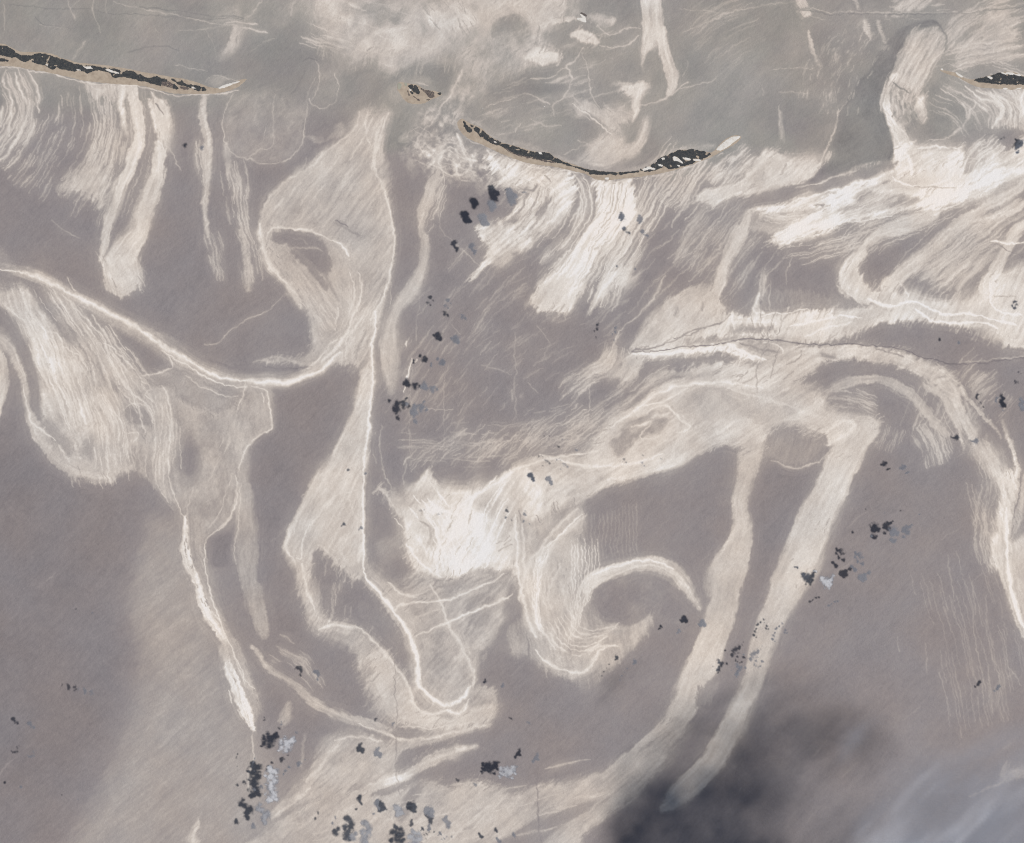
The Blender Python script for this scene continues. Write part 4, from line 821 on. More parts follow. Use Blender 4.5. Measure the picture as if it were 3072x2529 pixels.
for pt, w, v in (([(790, 1615), (850, 1592)], 14, .8), ([(940, 1545), (960, 1543)], 14, .72), ([(690, 1525), (740, 1518), (790, 1525)], 6, .6), ([(630, 1610), (670, 1565), (690, 1535)], 10, .55), ([(560, 1690), (620, 1640), (640, 1620)], 10, .52)):
    L(SP, 'Z', pt, w, v)
SW = 'south_sheet'
P(SW, 'Z', [(480, 1790), (540, 1720), (620, 1665), (700, 1625), (780, 1640), (830, 1625), (880, 1605), (905, 1615), (930, 1628), (960, 1605), (1010, 1622), (1060, 1635), (1110, 1618), (1180, 1610), (1260, 1582), (1330, 1535), (1390, 1470), (1412, 1490), (1380, 1560), (1330, 1620), (1270, 1670), (1200, 1720), (1130, 1790)], .36, 6, ang=-40, fray=16, streak=.2, mott=.07, msc=60)
P('', 'Z', [(1000, 1760), (1080, 1700), (1130, 1680), (1180, 1660), (1230, 1650), (1160, 1700), (1080, 1760)], .03, 7, hole=True, ang=-38, fray=26, streak=.6)
P('', 'Z', [(830, 1620), (860, 1590), (920, 1570), (960, 1580), (930, 1610), (880, 1600)], .0, 6, hole=True, ang=-40, fray=14)
P('', 'Z', [(810, 1680), (840, 1630), (870, 1620), (850, 1660), (830, 1690)], .1, 6, own=False, ang=-60, fray=12)
B(SW, 'Z', [(600, 1730), (900, 1690), (1250, 1620)], 130, 60, (30, 100), 4, .42)
L('', 'Z', [(1105, 1580), (1108, 1660), (1115, 1736)], 3.4, -.05, own=False, z=3)
P('spot_patch', '02', [(1720, 980), (1760, 880), (1790, 880), (1800, 970), (1760, 1010)], .28, 7)
R('spot_patch', '02', [(1885, 1060, 14), (1875, 1160, 18), (1860, 1260, 10)], .25)
P('', '02', [(1650, 850), (1740, 840), (1720, 940), (1680, 980), (1650, 930)], -.06, 12, own=False)
P('corner_sliver', '22', [(1965, 1320), (1985, 1250), (2030, 1280), (2150, 1270), (2150, 1330), (2050, 1330), (2000, 1345)], .3, 6)
R('corner_sliver', '22', [(2150, 1295, 22), (2000, 1345, 16), (1880, 1395, 12), (1765, 1445, 6)], .4)
B('', '21', [(1300, 900), (1250, 1050)], 200, 16, (50, 140), 8, .2)
# more overlapping streaks in the east, surf along the beaches
B('east_ribbons', '20', [(2140, 1000), (1900, 1100), (1600, 1230), (1300, 1340), (950, 1450), (600, 1540)], 300, 110, (90, 380), 8, .46)
B('east_ribbons', '20', [(2140, 1300), (1900, 1450), (1650, 1650), (1500, 1800)], 620, 130, (90, 360), 8, .34)
B('east_ribbons', '20', [(1500, 1330), (1200, 1440), (1000, 1620)], 240, 50, (60, 240), 8, .38)
B('feather_streaks', '20', [(480, 1300), (300, 1500), (150, 1736)], 560, 70, (80, 300), 9, .26)
B('column_fringe', '21', [(1850, 560), (1700, 760), (1600, 1000)], 560, 90, (50, 180), 9, .26)
B('east_arcs', '20', [(1600, 520), (1800, 640), (1880, 780)], 330, 50, (60, 220), 7, .34)
B('east_arcs', '20', [(1900, 480), (2080, 560), (2150, 760)], 260, 50, (60, 220), 8, .45)
P('east_white_band', '20', [(2020, 560), (2160, 540), (2160, 800), (2080, 780), (2060, 660)], .5, 10, ang=70, fray=16, streak=.4)
B('middle_comb', '00', [(780, 560), (800, 800), (720, 1100), (620, 1400)], 420, 80, (60, 260), 7, .28)
B('west_comb', '00', [(420, 520), (440, 760), (330, 1000), (200, 1200)], 340, 60, (40, 160), 7, .3)
B('feather_streaks', '10', [(1100, 1010), (1300, 1120), (1420, 1260), (1360, 1420), (1200, 1600)], 330, 60, (60, 240), 8, .55)
B('slanting_streaks', 'Z', [(840, 860), (1000, 640), (1180, 440)], 260, 110, (16, 70), 3.4, .2)
for pts, tl in (([(0, 530), (250, 545), (450, 585), (700, 625), (950, 675), (1150, 725), (1380, 772), (1700, 802)], (0, 100, 5.2725)), ([(60, 560), (330, 575), (560, 615), (700, 665), (900, 715), (1200, 718), (1550, 705), (1800, 655), (1960, 600)], (350, 150, 5.2725))):
    L('long_surf', tl, pts, 24, .75, gap=.7)
for pts, tl in (([(105, 230), (180, 310), (300, 395), (480, 475), (700, 585), (900, 662), (1150, 735), (1400, 760), (1650, 812), (1900, 870)], (1350, 340, 4.687)), ([(0, 800), (150, 815), (400, 795), (700, 760), (1000, 708), (1200, 660), (1450, 572), (1650, 505), (1850, 400)], (1780, 370, 4.687))):
    L('crescent_surf', tl, pts, 18, .6, gap=.8)
B('east_white_band', '20', [(1960, 880), (1850, 980), (1770, 1090)], 190, 40, (60, 200), 12, .7)
B('east_white_band', '20', [(1300, 1180), (1180, 1250), (1050, 1320)], 170, 40, (50, 170), 11, .6)
R('', (1350, 340, 4.687), [(200, 90, 40), (420, 190, 70), (620, 340, 90), (950, 450, 90), (1280, 535, 80), (1450, 590, 70), (1800, 725, 60), (2000, 785, 50)], .24, soft=5, own=False)
R('', (1780, 370, 4.687), [(0, 655, 40), (400, 665, 60), (700, 610, 70), (960, 465, 80), (1150, 370, 90), (1450, 345, 100), (1700, 320, 60)], .2, soft=5, own=False)
# faint wind streaks everywhere
B('', 'Z', [(0, 1736), (400, 1300), (800, 900)], 2600, 60, (20, 70), 3, .05, own=False)
B('', 'Z', [(1200, 1736), (1600, 1300), (2109, 900)], 1600, 60, (20, 80), 3, .06, own=False)
B('', 'Z', [(840, 900), (1000, 700), (1250, 560)], 420, 130, (15, 60), 3, .13, own=False)
B('', 'Z', [(1250, 700), (1400, 560), (1560, 400)], 300, 70, (20, 90), 3.4, .2, own=False)
B('', 'Z', [(640, 20), (760, 60), (900, 100)], 160, 40, (20, 80), 4, .42, own=False)
B('', 'Z', [(960, 240), (1100, 200), (1300, 130)], 200, 60, (20, 70), 4, .26, own=False)

OPS.sort(key=lambda o: (o[0], o[1]))
DRAW = {'P': do_P, 'R': do_R, 'L': do_L, 'B': do_B}
for zz, nn, ty, a in OPS:
    if zz == 0: DRAW[ty](a, nn * 3 + 11)
F = np.where(F > 0, np.minimum(np.power(np.maximum(F, 1e-6), .8) * 1.36, F * 2.4), F)


def blur(a, r):
    """box blur twice"""
    for _ in range(2):
        for ax in (0, 1):
            q = np.concatenate([np.repeat(np.take(a, [0], ax), r + 1, ax), a, np.repeat(np.take(a, [-1], ax), r, ax)], ax)
            c = np.cumsum(q, ax, dtype=np.float64)
            n = a.shape[ax]
            a = ((np.take(c, np.arange(2 * r + 1, 2 * r + 1 + n), ax) - np.take(c, np.arange(0, n), ax)) / (2 * r + 1)).astype(np.float32)
    return a


def bil(A, x, y):
    x = np.clip(x, 0, A.shape[1] - 1.01); y = np.clip(y, 0, A.shape[0] - 1.01)
    xi = x.astype(np.int32); yi = y.astype(np.int32); fx = x - xi; fy = y - yi
    return (A[yi, xi] * (1 - fx) + A[yi, xi + 1] * fx) * (1 - fy) + (A[yi + 1, xi] * (1 - fx) + A[yi + 1, xi + 1] * fx) * fy


# the wind frays every edge along its own direction
II, JJ = np.meshgrid(np.arange(NX + 1, dtype=np.float32), np.arange(NY + 1, dtype=np.float32))
wang = np.radians(-52 + 26 * (fbm(GX / 500, GY / 500, 2, 2) - .5) * 2)
cw, sw = np.cos(wang), np.sin(wang)
a_ = GX * cw + GY * sw; p_ = -GX * sw + GY * cw
dd = (vn(a_ / 60, p_ / 5.5, 2) + .6 * vn(a_ / 30, p_ / 2.8, 3) - .8) * 5.5 / CELL
F = bil(F, II + cw * dd, JJ + sw * dd)
OWN = OWN[np.clip(JJ + sw * dd + .5, 0, NY).astype(np.int32), np.clip(II + cw * dd + .5, 0, NX).astype(np.int32)]
WB = np.zeros_like(F); wsum = 0
for k in range(-13, 14):
    wk = 1 - abs(k) / 14.5
    WB += wk * F[np.clip(JJ + sw * k * 1.25 + .5, 0, NY).astype(np.int32), np.clip(II + cw * k * 1.25 + .5, 0, NX).astype(np.int32)]; wsum += wk
WB /= wsum
nm = sst(.30, .72, .6 * vn(a_ / 80, p_ / 4.2, 1) + .4 * vn(a_ / 40, p_ / 2.4, 0)) * .34 + .02
F = F + (WB - F) * nm
halo = blur(np.maximum(F, 0), 10) * .62 * (.5 + fbm(GX / 90, GY / 90, 6, 3))
F = np.where(F < halo, F + (halo - F) * .6, F)
for fr in FRINGE: fringe(*fr)
F0 = F.copy()
for zz, nn, ty, a in OPS:
    if zz > 0: DRAW[ty](a, nn * 3 + 11)
glow = blur(np.clip(F - F0, 0, 1), 5)
F = F + np.clip(glow * 1.1, 0, .3) * np.clip(1.05 - F, 0, 1)
# fine threads follow the shape of the slicks (line integral of noise along the local grain)
f1 = blur(F, 2)
fy_, fx_ = np.gradient(f1)
cw0, sw0 = np.cos(math.radians(-48)), np.sin(math.radians(-48))
e0 = 1.2e-4
Jxx = blur(fx_ * fx_, 5) + e0 * sw0 * sw0; Jyy = blur(fy_ * fy_, 5) + e0 * cw0 * cw0; Jxy = blur(fx_ * fy_, 5) - e0 * sw0 * cw0
th = .5 * np.arctan2(2 * Jxy, Jxx - Jyy) + math.pi / 2
TX, TY = np.cos(th).astype(np.float32), np.sin(th).astype(np.float32)


def lic(N, steps, h):
    acc = N.copy(); H_, W_ = N.shape
    for sg in (1, -1):
        x, y = II.copy(), JJ.copy(); dx, dy = TX * sg, TY * sg
        for k in range(steps):
            x = x + dx * h; y = y + dy * h
            xi = np.clip(x + .5, 0, W_ - 1).astype(np.int32); yi = np.clip(y + .5, 0, H_ - 1).astype(np.int32)
            acc += N[yi, xi]
            tx, ty = TX[yi, xi], TY[yi, xi]
            fl = np.where(tx * dx + ty * dy < 0, -1, 1).astype(np.float32)
            dx, dy = tx * fl, ty * fl
    acc -= acc.mean()
    return np.clip(acc / acc.std(), -2.6, 2.6)


LF = lic(rng.random(F.shape, np.float32), 5, 1.1)
LC = lic(vn(II / 1.5, JJ / 1.5, 1) + .5 * vn(II / 1.1, JJ / 1.1, 2), 14, 1.5)
LB_ = lic(vn(II / 4.5, JJ / 4.5, 3), 14, 2.6)
edge = np.clip(blur(np.hypot(fx_, fy_), 2) * 9, 0, 1)
Fp = np.clip(F, 0, 1)
Fp = np.clip((Fp - .06) * 1.05, 0, 1)
bright = .05 + .80 * Fp * (1.2 - Fp)
F += LC * (.002 + .04 * bright) + LF * (.012 + .03 * bright) + LB_ * (.003 + .065 * bright) + LC * edge * .045
F += (vn(II / 1.7, JJ / 1.7, 2) - .5) * (.03 + .11 * bright) + (vn(GX / 11, GY / 11, 1) - .5) * (.02 + .12 * bright)
# slow patchiness inside the slicks
pat = (fbm(WX / 46, WY / 46, 4, 5, .6) - .5) + .8 * (fbm(WX / 120, WY / 120, 7, 4) - .5)
F += pat * (.04 + .46 * bright)
F += (rng.random(F.shape, np.float32) - .5) * (.03 + .07 * bright)
# fine grain of the sea: wind streaks and mottling
ca, sa = math.cos(math.radians(-42)), math.sin(math.radians(-42))
al = GX * ca + GY * sa + (fbm(GX / 90, GY / 90, 8, 2) - .5) * 60
pe = -GX * sa + GY * ca + (fbm(GX / 140, GY / 140, 9, 2) - .5) * 70
F += (vn(al / 55, pe / 4.5, 1) - .5) * .012 + (vn(al / 10, pe / 7, 2) - .5) * .05
F += (fbm(GX / 130, GY / 130, 3, 4) - .5) * .10
F += (vn(GX / 5.2, GY / 5.2, 1) - .5) * .05 * np.clip(.4 + F * 1.2, .3, 1.2)
F = np.clip(F, -.4, 1.2).astype(np.float32)
G = np.clip(G, 0, 1).astype(np.float32)

# ---------------------------------------------------------------- materials
def srgb(c):
    return tuple((v / 255 / 12.92) if v / 255 <= .04045 else ((v / 255 + .055) / 1.055) ** 2.4 for v in c)


ALB = 0.62                                   # picture level -> surface colour


def new_mat(name):
    m = bpy.data.materials.new(name); m.use_nodes = True
    n = m.node_tree.nodes; n.clear()
    return m, n, m.node_tree.links


def water_material():
    m, n, l = new_mat('sea_surface')
    out = n.new('ShaderNodeOutputMaterial'); pb = n.new('ShaderNodeBsdfPrincipled')
    l.new(pb.outputs[0], out.inputs[0])
    at = n.new('ShaderNodeAttribute'); at.attribute_name = 'glint_film'
    ag = n.new('ShaderNodeAttribute'); ag.attribute_name = 'shoal'
    mr = n.new('ShaderNodeMapRange'); mr.inputs[1].default_value = -.4; mr.inputs[2].default_value = 1.2
    l.new(at.outputs['Fac'], mr.inputs[0])
    rp = n.new('ShaderNodeValToRGB')
    stops = [(-.4, (92, 88, 95)), (0, (152, 144, 143)), (.35, (181, 172, 165)), (.7, (215, 205, 194)), (1.0, (241, 233, 222)), (1.2, (254, 249, 243))]  # dull to bright glint of the sea, painted into the base colour
    e = rp.color_ramp.elements
    while len(e) < len(stops): e.new(.5)
    for q, (p, c) in zip(e, stops):
        q.position = (p + .4) / 1.6
        q.color = tuple(v * ALB for v in srgb(c)) + (1,)
    l.new(mr.outputs[0], rp.inputs[0])
    mx = n.new('ShaderNodeMix'); mx.data_type = 'RGBA'; mx.blend_type = 'MULTIPLY'
    fs = n.new('ShaderNodeMapRange'); fs.inputs[1].default_value = .05; fs.inputs[2].default_value = .6; fs.inputs[3].default_value = 1; fs.inputs[4].default_value = 0
    l.new(at.outputs['Fac'], fs.inputs[0])
    gm = n.new('ShaderNodeMath'); gm.operation = 'MULTIPLY'; l.new(ag.outputs['Fac'], gm.inputs[0]); l.new(fs.outputs[0], gm.inputs[1])
    l.new(gm.outputs[0], mx.inputs[0]); l.new(rp.outputs[0], mx.inputs[6])
    mx.inputs[7].default_value = (.962, 1.038, .985, 1)
    # slow drift between warmer and cooler water
    tc = n.new('ShaderNodeTexCoord')
    nz = n.new('ShaderNodeTexNoise'); nz.inputs['Scale'].default_value = 1 / 2600; nz.inputs['Detail'].default_value = 3
    l.new(tc.outputs['Object'], nz.inputs['Vector'])
    cr = n.new('ShaderNodeValToRGB'); cr.color_ramp.elements[0].position = .35; cr.color_ramp.elements[1].position = .65
    cr.color_ramp.elements[0].color = (.975, 1.0, 1.03, 1); cr.color_ramp.elements[1].color = (1.025, 1.0, .98, 1)
    l.new(nz.outputs[0], cr.inputs[0])
    m2 = n.new('ShaderNodeMix'); m2.data_type = 'RGBA'; m2.blend_type = 'MULTIPLY'; m2.inputs[0].default_value = 1
    l.new(mx.outputs[2], m2.inputs[6]); l.new(cr.outputs[0], m2.inputs[7])
    l.new(m2.outputs[2], pb.inputs['Base Color'])
    rr = n.new('ShaderNodeMapRange'); rr.inputs[3].default_value = .62; rr.inputs[4].default_value = .42
    l.new(at.outputs['Fac'], rr.inputs[0]); l.new(rr.outputs[0], pb.inputs['Roughness'])
    pb.inputs['Specular IOR Level'].default_value = .25
    # swell: long crests across the wind
    mp = n.new('ShaderNodeMapping'); mp.inputs['Rotation'].default_value = (0, 0, math.radians(-38)); mp.inputs['Scale'].default_value = (1 / 105, 1 / 58, 1)
    l.new(tc.outputs['Object'], mp.inputs[0])
    n1 = n.new('ShaderNodeTexNoise'); n1.inputs['Scale'].default_value = 1; n1.inputs['Detail'].default_value = 2
    l.new(mp.outputs[0], n1.inputs['Vector'])
    n2 = n.new('ShaderNodeTexNoise'); n2.inputs['Scale'].default_value = 1 / 45; n2.inputs['Detail'].default_value = 2
    l.new(tc.outputs['Object'], n2.inputs['Vector'])
    ad = n.new('ShaderNodeMath'); ad.operation = 'MULTIPLY_ADD'; ad.inputs[1].default_value = .55
    l.new(n2.outputs[0], ad.inputs[0]); l.new(n1.outputs[0], ad.inputs[2])
    bp = n.new('ShaderNodeBump'); bp.inputs['Strength'].default_value = 1; bp.inputs['Distance'].default_value = 7.5
    l.new(ad.outputs[0], bp.inputs['Height']); l.new(bp.outputs[0], pb.inputs['Normal'])
    return m


def ground_material(name, cols, scale, rough=.95, bump=.6):
    m, n, l = new_mat(name)
    out = n.new('ShaderNodeOutputMaterial'); pb = n.new('ShaderNodeBsdfPrincipled')
    l.new(pb.outputs[0], out.inputs[0])
    tc = n.new('ShaderNodeTexCoord')
    nz = n.new('ShaderNodeTexNoise'); nz.inputs['Scale'].default_value = 1 / scale; nz.inputs['Detail'].default_value = 5; nz.inputs['Roughness'].default_value = .65
    l.new(tc.outputs['Object'], nz.inputs['Vector'])
    cr = n.new('ShaderNodeValToRGB'); e = cr.color_ramp.elements
    while len(e) < len(cols): e.new(.5)
    for i, c in enumerate(cols):
        e[i].position = .3 + .4 * i / (len(cols) - 1); e[i].color = tuple(c) + (1,)
    l.new(nz.outputs[0], cr.inputs[0]); l.new(cr.outputs[0], pb.inputs['Base Color'])
    pb.inputs['Roughness'].default_value = rough; pb.inputs['Specular IOR Level'].default_value = .15
    bp = n.new('ShaderNodeBump'); bp.inputs['Distance'].default_value = bump
    l.new(nz.outputs[0], bp.inputs['Height']); l.new(bp.outputs[0], pb.inputs['Normal'])
    return m


def cloud_material(name, col, white):
    m, n, l = new_mat(name)
    out = n.new('ShaderNodeOutputMaterial'); mix = n.new('ShaderNodeMixShader')
    tr = n.new('ShaderNodeBsdfTransparent'); df = n.new('ShaderNodeBsdfDiffuse')
    at = n.new('ShaderNodeAttribute'); at.attribute_name = 'vapour'
    ac = n.new('ShaderNodeAttribute'); ac.attribute_name = 'core'
    mc = n.new('ShaderNodeMix'); mc.data_type = 'RGBA'
    mc.inputs[6].default_value = tuple(col) + (1,); mc.inputs[7].default_value = tuple(white) + (1,)
    l.new(ac.outputs['Fac'], mc.inputs[0]); l.new(mc.outputs[2], df.inputs[0])
    tl = n.new('ShaderNodeBsdfTranslucent'); m2 = n.new('ShaderNodeMixShader'); m2.inputs[0].default_value = .4
    l.new(mc.outputs[2], tl.inputs[0]); l.new(df.outputs[0], m2.inputs[1]); l.new(tl.outputs[0], m2.inputs[2])
    l.new(at.outputs['Fac'], mix.inputs[0]); l.new(tr.outputs[0], mix.inputs[1]); l.new(m2.outputs[0], mix.inputs[2])
    l.new(mix.outputs[0], out.inputs[0])
    return m


M_SEA = water_material()
M_SAND = ground_material('beach_sand', [tuple(v * ALB for v in srgb(c)) for c in ((170, 155, 139), (189, 174, 156), (203, 189, 170))], 160)
M_DUNE = ground_material('white_dune_sand', [tuple(v * .56 for v in srgb(c)) for c in ((226, 218, 206), (250, 246, 238), (255, 253, 248))], 90)
M_WOOD = ground_material('pine_canopy', [(.030, .033, .038), (.046, .049, .052), (.075, .074, .068)], 70, 1.0, 3)
M_SCRUB = ground_material('marsh_scrub', [(.055, .047, .050), (.095, .08, .078), (.13, .115, .10)], 60, 1.0, 2)
M_POND = ground_material('shallow_pond', [tuple(v * ALB for v in srgb(c)) for c in ((164, 164, 150), (176, 175, 160), (186, 184, 168))], 80, .3, .2)
M_CLOUD = cloud_material('cumulus_vapour', (.215, .228, .26), (.64, .655, .68))
M_CIRRUS = cloud_material('cirrus_ice', (.37, .39, .44), (.54, .56, .61))
M_HULL = ground_material('white_boat_paint', [(.6, .6, .6), (.72, .72, .71), (.78, .78, .77)], 8, .4, .05)
M_HULL.name = 'white_boat_paint'
M_DARK = ground_material('dark_deck', [(.03, .03, .035), (.05, .05, .05), (.07, .065, .06)], 5, .6, .05)


# ---------------------------------------------------------------- object helpers
COL = scene.collection


def world_xy(p):
    p = np.asarray(p, np.float32)
    return np.stack([(p[..., 0] - PW / 2) * PX, (PH / 2 - p[..., 1]) * PX], -1)


def mesh_object(name, verts, faces, mat, parent=None, attrs=None, smooth_=True, loc=None):
    """verts (n,3), faces (m,k) int"""
    me = bpy.data.meshes.new(name)
    verts = np.ascontiguousarray(verts, np.float32); faces = np.ascontiguousarray(faces, np.int32)
    k = faces.shape[1]
    me.vertices.add(len(verts)); me.vertices.foreach_set('co', verts.ravel())
    me.loops.add(faces.size); me.loops.foreach_set('vertex_index', faces.ravel())
    me.polygons.add(len(faces))
    me.polygons.foreach_set('loop_start', np.arange(0, faces.size, k, dtype=np.int32))
    me.polygons.foreach_set('loop_total', np.full(len(faces), k, np.int32))
    me.polygons.foreach_set('use_smooth', np.full(len(faces), smooth_, bool))
    for an, av in (attrs or {}).items():
        q = me.attributes.new(an, 'FLOAT', 'POINT'); q.data.foreach_set('value', np.ascontiguousarray(av, np.float32))
    me.update(calc_edges=True)
    me.materials.append(mat)
    o = bpy.data.objects.new(name, me); COL.objects.link(o)
    if parent is not None: o.parent = parent
    if loc is not None: o.location = loc
    return o


def empty(name, loc=(0, 0, 0)):
    o = bpy.data.objects.new(name, None); COL.objects.link(o); o.location = loc
    o.empty_display_size = 50
    return o


def tag(o, label=None, cat=None, group=None, kind=None):
    if label: o['label'] = label
    if cat: o['category'] = cat
    if group: o['group'] = group
    if kind: o['kind'] = kind
    return o


# ---------------------------------------------------------------- the sea and every slick on it
SLICKS = {
    'north_sheen': ('slick_patch', 'broad mottled cream sheen at the top, above the two middle islands'),
    'islet_trail': ('slick_patch', 'pale trail and branching threads winding down from the bright white islet'),
    'twin_bands': ('slick_band', 'two pale bands falling side by side towards the cove of the crescent island'),
    'cove_patch': ('slick_patch', 'pale scratched patch filling the water inside the crescent island'),
    'gap_sheen': ('slick_patch', 'tangled white scribbles between the small sandy island and the crescent island'),
    'crossing_wake': ('boat_wake', 'long straight white boat wakes meeting in a point above the long wooded island'),
    'lone_patch': ('slick_patch', 'lone small cream patch hanging below the meeting boat wakes'),
    'shoal_loop': ('slick_thread', 'thin bright loop of foam round a shoal off the tip of the long island'),
    'ring_slick': ('slick_thread', 'thin jagged line drawing a large rounded ring below the long island'),
    'west_comb': ('streak_field', 'curved comb of pale streaks at the far left under the long island'),
    'middle_comb': ('streak_field', 'dense ragged comb of streaks under the middle of the long island'),
    'west_band': ('slick_band', 'long narrow cream band curving down beside the ragged comb of streaks'),
    'east_band': ('slick_band', 'wide smooth cream band ending in a broad frayed foot'),
    'leaf_patch': ('slick_patch', 'pointed leaf shaped bright patch touching the long island beach'),
    'thin_band': ('slick_band', 'straight thin pale band hanging below the east end of the long island'),
    'ring_tail': ('streak_field', 'fine hair-like streaks hanging below the rounded ring line'),
    'teardrop': ('slick_swirl', 'huge teardrop shaped swirl with a dark hooked eye'),
    'stray_thread': ('slick_thread', 'single crooked pale thread on dark water left of the teardrop swirl'),
    'main_band': ('slick_band', 'long curved band with a white rim sweeping from the left edge to the teardrop'),
    'west_fan': ('slick_patch', 'large shredded fan of bright streaks under the curved white rim'),
    'edge_sliver': ('slick_band', 'pale rounded sliver cut off by the left edge'),
    'sail': ('slick_patch', 'thin grey sail shaped veil with white cords along its edges'),
    'hanging_strip': ('slick_band', 'dull pale strip hanging down beside the sail shaped veil'),
    'west_streamer': ('slick_band', 'bright white tapering streamer running down from the sail shaped veil'),
    'bottom_tongue': ('slick_patch', 'small white tongue cut by the bottom edge on open water'),
    'tall_triangle': ('slick_patch', 'tall narrow triangle with a straight white right edge and a bent foot'),
    'neck': ('slick_band', 'streaky neck joining the teardrop swirl to the tall triangle'),
    'finger': ('slick_band', 'smooth pale finger with a rounded lower tip'),
    'crescent_apron': ('slick_patch', 'bright apron with curved dark bands below the crescent island'),
    'great_white_band': ('slick_band', 'brightest wide white band running down from the crescent island'),
    'feather_streaks': ('streak_field', 'feathered diagonal streaks right of the brightest white band'),
    'tail_patch': ('slick_patch', 'pale tapering patch pointing down from the sand spit of the crescent island'),
    'plume_head': ('slick_swirl', 'hooked streaky plume curling over beside the eastern island'),
    'plume_foot': ('slick_patch', 'small ragged pale patch at the foot of the dark plume'),
    'east_arcs': ('streak_field', 'bundle of bent white arcs below the eastern island'),
    'east_white_band': ('slick_band', 'wide torn white band crossing the water below the eastern plume'),
    'east_ribbons': ('slick_band', 'sheaf of parallel slanting ribbons below the torn white band'),
    'east_wake': ('boat_wake', 'short straight pure white boat wake at the right edge'),
    'drop_band': ('slick_band', 'slender cream band dropping from the torn white band to the ship track'),
    'corner_patches': ('slick_patch', 'scattered ragged pale patches in the top right corner'),
    'ship_track': ('boat_wake', 'thin pale line of a ship track along the top right'),
    'upper_band': ('slick_band', 'broad white band with glittering cords above the dark ship track'),
    'lower_band': ('slick_band', 'pale band arching under the dark ship track'),
    'dark_track': ('boat_wake', 'long thin dark ship track ending in a sharp point at its left end'),
    'outer_arc': ('slick_band', 'frayed pale arcs curving down to the right of the great arch'),
    'right_column': ('slick_band', 'tall pale column with a brilliant white cord near the right edge'),
    'column_fringe': ('streak_field', 'fine fringe of streaks on the left of the tall pale column'),
    'ribbed_lines': ('streak_field', 'faint nearly upright ribbed lines on the open water at lower right'),
    'great_arch': ('slick_patch', 'great mottled pale arch spreading across the centre right'),
    'east_leg': ('slick_band', 'wider smooth leg hanging from the right end of the great arch'),
    'west_leg': ('slick_band', 'narrower knotted leg hanging from the underside of the great arch'),
    'white_bulb': ('slick_patch', 'bright white bulb with a notched top in the centre'),
    'swirl_ring': ('slick_swirl', 'pouch shaped swirl outlined by a thick white cord below the white bulb'),
    'ribbed_bulb': ('slick_swirl', 'hooked swirl with a bright ribbed arch right of the white bulb'),
    'slanting_streaks': ('streak_field', 'thin slanting streaks over the dark water left of the great arch'),
    'steep_patch': ('slick_patch', 'pale ragged patches at the sharp left end of the dark ship track'),
    'boat_streaks': ('boat_wake', 'short brilliant white streaks in a broken row among the small clouds'),
    'south_ribbon': ('slick_band', 'narrow pale ribbon curving under the pouch shaped swirl'),
    'south_patch': ('slick_patch', 'dull pale patch left of the clouds with a bright slanting bar'),
    'south_sheet': ('slick_patch', 'wide dull pale sheet along the bottom edge, left of the dark cloud shadow'),
    'spot_patch': ('slick_patch', 'faint spot and stripe beside the largest pair of clouds'),
    'long_surf': ('surf_line', 'thin broken white surf along the south beach of the long wooded island'),
    'crescent_surf': ('surf_line', 'thin broken white surf along the south beach of the crescent island'),
    'corner_sliver': ('slick_band', 'thin pale sliver under the high veil of cloud at the lower right'),
}
FIELDS = {'streak_field'}


def cells_object(name, sel, parent, zoff=0.0):
    jj, ii = np.nonzero(sel)
    base = jj * (NX + 1) + ii
    q = np.stack([base, base + (NX + 1), base + NX + 2, base + 1], 1)
    u, inv = np.unique(q.ravel(), return_inverse=True)
    xy = world_xy(np.stack([gx[u % (NX + 1)], gy[u // (NX + 1)]], -1))
    v = np.concatenate([xy, np.zeros((len(u), 1), np.float32)], 1)
    return mesh_object(name, v, inv.reshape(-1, 4), M_SEA, parent, {'glint_film': F.ravel()[u], 'shoal': G.ravel()[u]})


cell_own = OWN[:-1, :-1].copy()


def pieces(sel):
    """connected pieces of a cell mask, largest first: lists of flat indices"""
    H_, W_ = sel.shape
    todo = set(np.flatnonzero(sel).tolist()); out = []
    while todo:
        st = [todo.pop()]; cur = []
        while st:
            q = st.pop(); cur.append(q)
            x = q % W_
            for r in ((q - 1) if x else -1, (q + 1) if x < W_ - 1 else -1, q - W_, q + W_):
                if r in todo:
                    todo.discard(r); st.append(r)
        out.append(cur)
    out.sort(key=len, reverse=True)
    return out


FILMS, CORDS = {}, {}
for key in KEYS[1:]:
    base = key.split('>')[0]
    sel = cell_own == kid(key)
    if not sel.any(): continue
    if SLICKS[base][0] == 'streak_field' or '>' not in key:
        FILMS.setdefault(base, np.zeros(sel.shape, bool)); FILMS[base] |= sel
        if SLICKS[base][0] == 'streak_field': continue
    if '>' in key:
        flat = np.zeros(sel.size, bool); rest = []
        pcs = pieces(sel)
        big = [q for q in pcs if len(q) >= 14]
        for q in pcs: (flat.__setitem__(q, True) if len(q) >= 14 else rest.extend(q))
        if big: CORDS.setdefault(base, []).append(big)
        if rest:
            if base in FILMS: FILMS[base].ravel()[rest] = True
            else: cell_own.ravel()[rest] = 0
for base in FILMS:
    if SLICKS[base][0] == 'streak_field': continue
    pcs = pieces(FILMS[base])
    keep = [q for q in pcs if len(q) >= 60] or pcs[:1]
    for q in pcs:
        if len(q) < 60 and q is not keep[0]: cell_own.ravel()[q] = 0
    FILMS[base] = keep


def mask_of(q):
    m = np.zeros(cell_own.size, bool); m[q] = True
    return m.reshape(cell_own.shape)


sea = cells_object('sea', cell_own == 0, None)
tag(sea, kind='structure')
